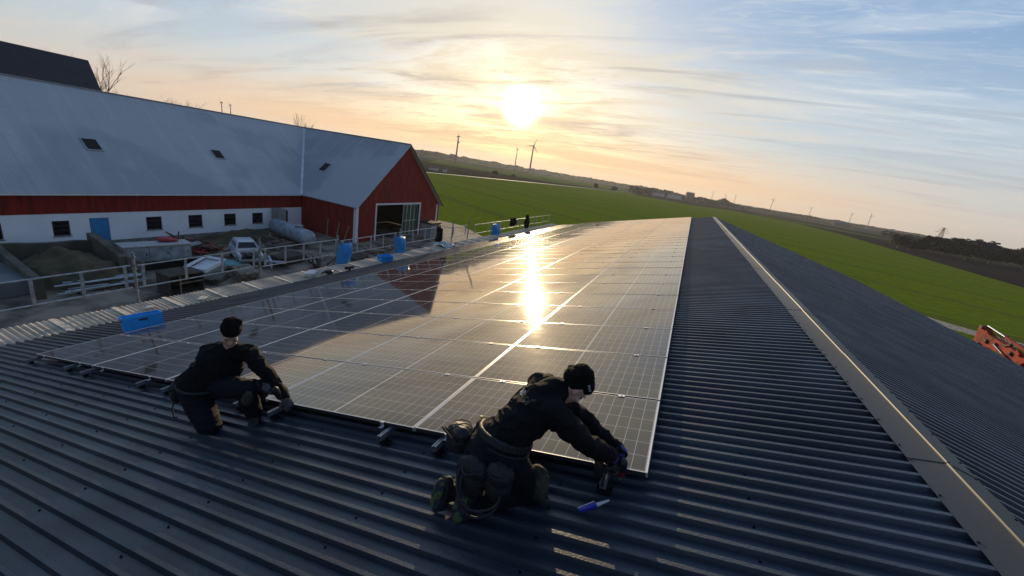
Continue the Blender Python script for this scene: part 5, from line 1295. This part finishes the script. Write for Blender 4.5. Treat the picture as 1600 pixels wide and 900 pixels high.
def drill(name, grip, F, label, red=False):
    "cordless driver: body along +y (chuck forward), handle along -z, battery at the foot"
    g = empty(name, grip, label, 'drill'); g0 = Vector(grip)
    def P(x, y, z): return g0 + F @ Vector((x, y, z))
    b = Body(); b.cap(P(0, -.06, .055), .032, P(0, .045, .055), .028); b.cap(P(0, -.01, .05), .024, P(0, -.025, -.07), .020); b.ell(P(0, -.02, -.07), (.028, .036, .018), F); b.make('body', M['toolblack'], g, .005, 3)
    if red: MB().tube(P(0, .0, .055), P(0, .047, .055), .031, .0295, 16).build('red_collar', M['toolred'], g); MB().box(P(0, -.015, -.088), (.066, .110, .012), F).build('red_foot', M['toolred'], g)
    MB().box(P(0, -.015, -.105), (.070, .115, .048), F).build('battery', M['toolblack'], g)
    MB().tube(P(0, .045, .055), P(0, .075, .055), .022, .018, 14).tube(P(0, .075, .055), P(0, .095, .055), .014, .010, 12).build('chuck', M['toolgrey'], g)
    MB().tube(P(0, .095, .055), P(0, .155, .055), .004, .004, 8).build('bit', M['chrome'], g)
    return g

def worker_left():
    g = empty('person', W_(-3.75, 2.05, -2.86), 'person in black with face turned down, kneeling at the left of the panels front edge', 'person')
    neck = W_(-3.69, 2.25, -2.075); hc = W_(-3.622, 2.215, -1.908); HF = frame_of((.66, -.45, -.56), (.48, -.15, .8))
    shL = W_(-3.525, 2.315, -2.115); shR = W_(-3.90, 2.18, -2.19)      # his left is at the right of the picture
    hip = W_(-3.86, 2.09, -2.50); hL = W_(-3.76, 2.14, -2.49); hR = W_(-3.97, 2.03, -2.50)
    eL = W_(-3.29, 2.36, -2.315); wL = W_(-3.115, 2.385, -2.475); eR = W_(-3.63, 2.14, -2.425); wR = W_(-3.31, 2.285, -2.375)
    kL = W_(-3.36, 2.17, -2.385); aL = W_(-3.37, 2.25, -2.715); kR = W_(-3.60, 1.975, -2.795); aR = W_(-4.02, 2.12, -2.865)
    TF = frame_of((.5, -.75, .1), (shL + shR) / 2 - hip)
    chest = hip.lerp((shL + shR) / 2, .66); belly = hip.lerp((shL + shR) / 2, .3)
    # the body (skin) with head and face
    b = Body(); P = head_into(b, hc, HF)
    b.cap(neck, .055, hc - HF @ Vector((0, .0, .03)), .052); b.ell(chest, (.155, .105, .19), TF); b.ell(belly, (.14, .10, .16), TF); b.ell(hip, (.15, .115, .12), TF)
    b.chain([(shL, .055), (eL, .042), (wL, .030)]).chain([(shR, .055), (eR, .042), (wR, .030)]); b.cap(shL, .055, shR, .055); b.cap((shL + shR) / 2, .07, neck, .055)
    b.chain([(hL, .080), (kL, .056), (aL, .040)]).chain([(hR, .080), (kR, .056), (aR, .040)])
    b.make('body', M['skin'], g, .0075, 2)
    eyes(P, HF, g)
    # sweater
    s = Body(); s.ell(chest, (.205, .155, .22), TF).ell(belly, (.200, .160, .20), TF).ell(hip + Vector((0, 0, .01)), (.205, .175, .16), TF)
    s.cap(shL, .080, shR, .082).cap((shL + shR) / 2 + Vector((0, 0, -.01)), .105, neck + Vector((-.01, .01, -.035)), .070).cap(neck + Vector((-.01, .01, -.03)), .066, neck + Vector((-.005, .005, -.01)), .060)
    s.chain([(shL, .082), (shL.lerp(eL, .5), .070), (eL, .060), (eL.lerp(wL, .5), .053), (wL, .043)]).chain([(shR, .084), (shR.lerp(eR, .5), .073), (eR, .064), (eR.lerp(wR, .5), .054), (wR, .043)])
    s.make('sweater', M['cloth'], g, .009, 3, .018, 11, 2)
    # trousers
    t = Body(); t.ell(hip, (.190, .165, .14), TF); t.chain([(hL, .125), (hL.lerp(kL, .5), .108), (kL, .088), (kL.lerp(aL, .5), .084), (aL, .068)]); t.chain([(hR, .130), (hR.lerp(kR, .5), .120), (kR, .098), (kR.lerp(aR, .45), .084), (aR, .062)])
    t.make('trousers', M['trousers'], g, .010, 4, .011, 11, 5)
    kp = Body(); kp.ell(kL + Vector((.035, -.02, -.05)), (.05, .075, .10), frame_of((.9, -.3, .2), (0, 0, 1))); kp.make('knee_pad', M['khaki'], g, .006, 3, .004, 30)
    # boots
    for a, d, u in ((aL, (.75, -.62, -.08), (0, 0, 1)), (aR, (-.80, .1, -.55), (-.4, -.1, .8))):
        F = frame_of(d, u); bb_ = Body(); bb_.cap(a + Vector((0, 0, .05)), .055, a, .055); bb_.ell(a + F @ Vector((0, .045, -.02)), (.048, .105, .042), F); bb_.ell(a + F @ Vector((0, .12, -.03)), (.05, .065, .036), F); bb_.make('boot', M['rubber'], g, .007, 3)
    # beanie with a small mark, folded crown
    bn = Body()
    def H(x, y, z): return hc + HF @ Vector((x, y, z))
    bn.ell(H(0, -.014, .078), (.086, .106, .066), HF); bn.ell(H(0, -.035, .105), (.074, .080, .050), HF); bn.ell(H(0, -.038, .035), (.084, .082, .062), HF); bn.cap(H(-.05, -.05, .12), .035, H(.04, -.06, .12), .032)
    bn.make('beanie', M['beanie'], g, .007, 3, .006, 28)
    mb = MB()
    for k in range(4): mb.box(H(-.024 + .014 * k, .092 - abs(k - 1.5) * .002, .070), (.008, .004, .010), HF)
    mb.build('beanie_logo', M['print_white'], g)
    # belt and pouch
    BF = frame_of((.5, -.75, 0), (0, 0, 1)); tube_loop('tool_belt', hip + Vector((0, 0, .02)), BF, .215, .188, .015, M['leather'], g)
    p = Body(); c = W_(-4.10, 1.99, -2.63); p.ell(c, (.055, .075, .11)); p.ell(c + Vector((0, 0, .07)), (.06, .075, .05)); p.make('tool_pouch', M['leather'], g, .008, 3, .006, 25)
    mb = MB(); mb.path([c + Vector(v) for v in ((.02, -.05, -.06), (.03, -.08, -.13), (.07, -.09, -.20), (.11, -.08, -.19))], .007, 6); mb.build('dangling_cord', M['strap'], g)
    # gloves: right hand wraps the drill grip, left hand presses on the clamp
    glove('glove', wR + Vector((.01, .003, 0)), (.95, .15, -.1), (.1, -.45, .9), g, M['glove_grey'], -1, .95, 1.08)
    glove('glove', wL + Vector((.01, 0, -.01)), (.62, .05, -.78), (.75, -.1, .6), g, M['glove_grey'], 1, .55, 1.08)
    mb = MB(); d = (wL - eL).normalized(); mb.tube(wL - d * .03, wL + d * .012, .047, .045, 16); mb.build('glove_cuff', M['glove'], g)
    mb = MB(); d = (wR - eR).normalized(); mb.tube(wR - d * .03, wR + d * .012, .047, .045, 16); mb.build('glove_cuff', M['glove'], g)
    F = frame_of((.12, .35, -.93), (.85, .2, .2)); drill('cordless_drill', W_(-3.175, 2.305, -2.43), F, 'black cordless drill in the gloved hand of the person on the left')
worker_left()

def worker_right():
    g = empty('person', W_(-.72, 2.03, -2.11), 'person with tool belt and back turned, kneeling by the front right panel corner', 'person')
    hip = W_(-.715, 1.985, -1.64); hL = W_(-.80, 2.06, -1.66); hR = W_(-.635, 1.925, -1.65)
    neck = W_(-.475, 2.20, -1.268); shR = W_(-.432, 2.07, -1.345); shL = W_(-.62, 2.335, -1.365)
    hc = W_(-.385, 2.285, -1.250); HF = frame_of((.48, .26, -.80), (.66, .38, .50))
    eR = W_(-.222, 2.215, -1.555); wR = W_(-.060, 2.395, -1.705); eL = W_(-.33, 2.50, -1.56); wL = W_(-.015, 2.505, -1.725)
    kR = W_(-.475, 2.135, -2.000); aR = W_(-.775, 1.84, -2.020); kL = W_(-.70, 2.27, -2.035); aL = W_(-.945, 1.86, -2.045)
    sc_ = (shL + shR) / 2; TF = frame_of((.75, .35, -.55), sc_ - hip); chest = hip.lerp(sc_, .68); belly = hip.lerp(sc_, .32)
    b = Body(); P = head_into(b, hc, HF)
    b.cap(neck, .055, hc - HF @ Vector((0, .01, .03)), .052); b.ell(chest, (.155, .105, .17), TF); b.ell(belly, (.14, .10, .16), TF); b.ell(hip, (.15, .12, .11), TF)
    b.chain([(shR, .055), (eR, .042), (wR, .030)]).chain([(shL, .055), (eL, .042), (wL, .030)]).cap(shL, .05, shR, .05).cap(sc_, .065, neck, .05)
    b.chain([(hR, .080), (kR, .056), (aR, .040)]).chain([(hL, .080), (kL, .056), (aL, .040)])
    b.make('body', M['skin'], g, .0075, 2); eyes(P, HF, g)
    s = Body(); s.ell(chest, (.188, .132, .20), TF).ell(belly, (.170, .130, .18), TF).ell(hip.lerp(belly, .3), (.168, .14, .12), TF)
    s.cap(shL, .082, shR, .082).cap(sc_, .100, neck - Vector((.0, .0, .015)), .078).cap(neck, .066, neck + (hc - neck) * .3, .060)
    s.ell(neck + Vector((-.045, -.02, .015)), (.075, .085, .040), frame_of((.6, .5, .3), (-.3, -.2, .9)))      # folded hood and collar
    s.ell(neck + Vector((-.07, .07, -.0)), (.05, .06, .035)); 
    s.chain([(shR, .084), (shR.lerp(eR, .5), .074), (eR, .063), (eR.lerp(wR, .5), .058), (wR, .050)]).chain([(shL, .084), (shL.lerp(eL, .5), .072), (eL, .060), (wL, .045)])
    sw = s.make('sweater', M['cloth'], g, .009, 3, .017, 10, 9)
    t = Body(); t.ell(hip, (.172, .150, .135), TF); t.ell(hip - Vector((.05, .06, .04)), (.14, .12, .12), TF)
    t.chain([(hR, .112), (hR.lerp(kR, .5), .098), (kR, .078), (kR.lerp(aR, .5), .070), (aR, .056)]); t.chain([(hL, .112), (hL.lerp(kL, .5), .096), (kL, .078), (kL.lerp(aL, .5), .070), (aL, .056)])
    t.make('trousers', M['trousers'], g, .010, 4, .012, 11, 15)
    kp = Body(); kp.ell(kR + Vector((.03, -.02, .10)), (.075, .08, .12), frame_of((.8, -.2, .1), (0, 0, 1))); kp.ell(kR + Vector((.065, .0, .03)), (.045, .06, .07)); kp.make('holster_pocket', M['khaki'], g, .007, 2, .008, 22)
    # boots: toes on the roof, camouflage soles and heels facing back
    for a in (aR, aL):
        back = Vector((-.45, -.86, .05)); F = frame_of((-.12, -.22, -.95), back); bb_ = Body()
        bb_.cap(a + Vector((.03, .03, .0)), .058, a, .055); bb_.ell(a + F @ Vector((0, -.02, .03)), (.050, .105, .052), F); bb_.ell(a + F @ Vector((0, .05, .02)), (.052, .075, .045), F); bb_.make('boot', M['rubber'], g, .007, 3)
        so_ = Body(); so_.ell(a + F @ Vector((0, -.045, .075)), (.050, .066, .026), F); so_.ell(a + F @ Vector((0, .035, .065)), (.056, .080, .026), F); so = so_.make('camouflage_pad', M['camo'], g, .006, 3, .004, 30)
        c = a + F @ Vector((0, 0, .098)); tube_loop('pad_strap', a + F @ Vector((0, 0, .060)), frame_of(F @ Vector((0, 1, 0)), back), .060, .122, .0055, M['strap'], g, 36)
    bn = Body()
    def H(x, y, z): return hc + HF @ Vector((x, y, z))
    bn.ell(H(0, -.014, .074), (.086, .106, .066), HF); bn.ell(H(0, -.035, .10), (.070, .078, .050), HF); bn.ell(H(0, -.040, .025), (.083, .080, .068), HF); bn.cap(H(-.04, -.06, .11), .03, H(.03, -.05, .125), .03)
    for k in range(5): bn.cap(H(-.06 + .03 * k, -.10, .03), .012, H(-.05 + .026 * k, -.055, .13), .012)
    bn.make('beanie', M['beanie'], g, .0065, 2, .005, 30)
    mb = MB()
    for k in range(3): mb.box(H(.086 - .003 * k, -.010 + .018 * k, .088 - .004 * k), (.004, .011, .014), HF)
    mb.build('beanie_logo', M['print_white'], g)
    # belt, pouches, straps
    BF = frame_of((.72, .45, -.2), (sc_ - hip)); bc = hip + (sc_ - hip) * .17
    for k, dz in enumerate((-.012, 0, .012)): tube_loop('tool_belt', bc + BF @ Vector((0, 0, dz)), BF, .186, .163, .0145, M['leather'], g)
    tube_loop('belt_edge', bc + BF @ Vector((0, 0, -.045)), BF, .192, .170, .006, M['strap'], g); 
    def B(a, rr, z): return bc + BF @ Vector((.19 * rr * math.cos(R(a)), .168 * rr * math.sin(R(a)), z))
    MB().box(B(237, 1.10, .035), (.026, .010, .014), frame_of(B(237, 1.3, 0) - B(237, 1, 0), BF @ Vector((0, 0, 1)))).build('yellow_tab', M['yellow'], g)
    for k, (c, r, nm) in enumerate(((W_(-.985, 1.995, -1.74), (.085, .075, .10), 'tool_pouch'), (W_(-.93, 1.93, -1.68), (.06, .06, .09), 'tool_pouch'), (W_(-.76, 1.78, -1.77), (.10, .055, .13), 'tool_pouch'), (W_(-.60, 1.80, -1.74), (.085, .06, .12), 'nail_bag'))):
        p = Body(); p.ell(c, r); p.ell(c + Vector((0, 0, r[2] * .55)), (r[0] * 1.02, r[1] * 1.05, r[2] * .55)); p.make(nm, M['leather'], g, .008, 3, .007, 22, k)
        tube_loop('pouch_rim', c + Vector((0, 0, r[2] * .85)), frame_of((1, 0, .1), (0, -.15, 1)), r[0] * .95, r[1] * 1.0, .004, M['strap'], g, 28)
    for pts, rr in (([(-.80, 1.76, -1.68), (-.79, 1.70, -1.78), (-.74, 1.68, -1.90), (-.66, 1.69, -1.93), (-.58, 1.73, -1.88), (-.56, 1.76, -1.80)], .008), ([(-.83, 1.76, -1.66), (-.80, 1.69, -1.80), (-.70, 1.66, -1.86), (-.60, 1.69, -1.84), (-.555, 1.74, -1.79), (-.60, 1.77, -1.74)], .008), ([(-1.04, 1.94, -1.66), (-1.06, 1.90, -1.62), (-1.0, 1.87, -1.63), (-.93, 1.86, -1.66)], .007)):
        P_ = [W_(*p) for p in pts]; Q = []
        for i in range(len(P_) - 1):
            a = P_[max(0, i - 1)]; b0 = P_[i]; c = P_[i + 1]; d = P_[min(len(P_) - 1, i + 2)]
            for j in range(6):
                u = j / 6; Q.append(.5 * ((2 * b0) + (c - a) * u + (2 * a - 5 * b0 + 4 * c - d) * u * u + (3 * b0 - 3 * c + d - a) * u ** 3))
        MB().path(Q + [P_[-1]], rr, 8).build('strap_loop', M['strap'], g)
    MB().bar(W_(-.86, 1.80, -1.73), W_(-.83, 1.775, -1.80), .012, .010).build('buckle', M['toolgrey'], g)
    # gloves
    glove('glove', wR + Vector((.008, .004, -.006)), (.55, .25, -.80), (.62, -.35, .62), g, M['glove'], -1, .8, 1.08)
    glove('glove', wL + Vector((.01, 0, -.01)), (.35, -.22, -.90), (.85, .3, .35), g, M['glove_grey'], 1, .6, 1.08)
    for w, e in ((wR, eR), (wL, eL)):
        d = (w - e).normalized(); MB().tube(w - d * .035, w + d * .022, .049, .045, 18).build('glove_cuff', M['cuff'], g); MB().tube(w - d * .045, w - d * .034, .052, .052, 18).build('cuff_band', M['strap'], g)
    # printed word on the upper back, laid on the cloth
    bpy.context.view_layer.update()
    from mathutils.bvhtree import BVHTree
    dg = bpy.context.evaluated_depsgraph_get(); tr = BVHTree.FromObject(sw, dg); off = wloc(g)
    def word(txt, u0, m):
        cu = bpy.data.curves.new('t', 'FONT'); cu.body = txt; cu.size = .086; cu.extrude = 0; cu.resolution_u = 6; cu.offset = .0012
        to = bpy.data.objects.new('t', cu); C.objects.link(to); bpy.context.view_layer.update(); me = bpy.data.meshes.new_from_object(to.evaluated_get(bpy.context.evaluated_depsgraph_get())); bpy.data.objects.remove(to)
        bm = bmesh.new(); bm.from_mesh(me); bmesh.ops.triangulate(bm, faces=bm.faces); 
        for _ in range(2): bmesh.ops.subdivide_edges(bm, edges=[e for e in bm.edges if e.calc_length() > .012], cuts=1)
        wd = max(v.co.x for v in bm.verts)
        right = (shR - shL).normalized(); bnrm = (-(TF @ Vector((0, 1, 0)))).normalized(); upv = bnrm.cross(right).normalized()
        if upv.dot(sc_ - hip) < 0: upv = -upv
        org = shL.lerp(shR, .0) - upv * .075 + right * (u0 + .06) + bnrm * .3
        for v in bm.verts:
            p = org + right * v.co.x + upv * v.co.y
            hit = tr.ray_cast(p - off, -bnrm)
            v.co = (hit[0] + hit[1] * .0025) if hit[0] is not None else p - off - bnrm * .2
        bm.to_mesh(me); bm.free(); me.materials.clear(); me.materials.append(m)
        o = bpy.data.objects.new('back_print', me); C.objects.link(o); o.parent = sw; o.matrix_parent_inverse = Matrix.Identity(4); return wd
    wd = word('se', .06, M['print_white']); word('sol', .06 + wd + .006, M['print_green'])
    F = frame_of((.05, .15, -.98), (.8, .5, .1)); drill('cordless_drill', W_(-.022, 2.405, -1.80), F, 'red and black cordless drill in the hand of the person on the right', True)
worker_right()

# ------------------------------------------------------------------ evening haze
def haze():
    o = MB().bb(-5200, 5200, -1700, 6200, -1.2, 92).build('haze', None); tag(o, kind='stuff')
    m = bpy.data.materials.new('haze_air'); m.use_nodes = True; nt = m.node_tree; nt.nodes.clear()
    v = nt.nodes.new('ShaderNodeVolumePrincipled'); out = nt.nodes.new('ShaderNodeOutputMaterial'); nt.links.new(v.outputs[0], out.inputs['Volume'])
    v.inputs['Color'].default_value = (0.80, 0.84, 0.90, 1); v.inputs['Density'].default_value = 0.00015; v.inputs['Anisotropy'].default_value = 0.35
    o.data.materials.append(m)
haze()
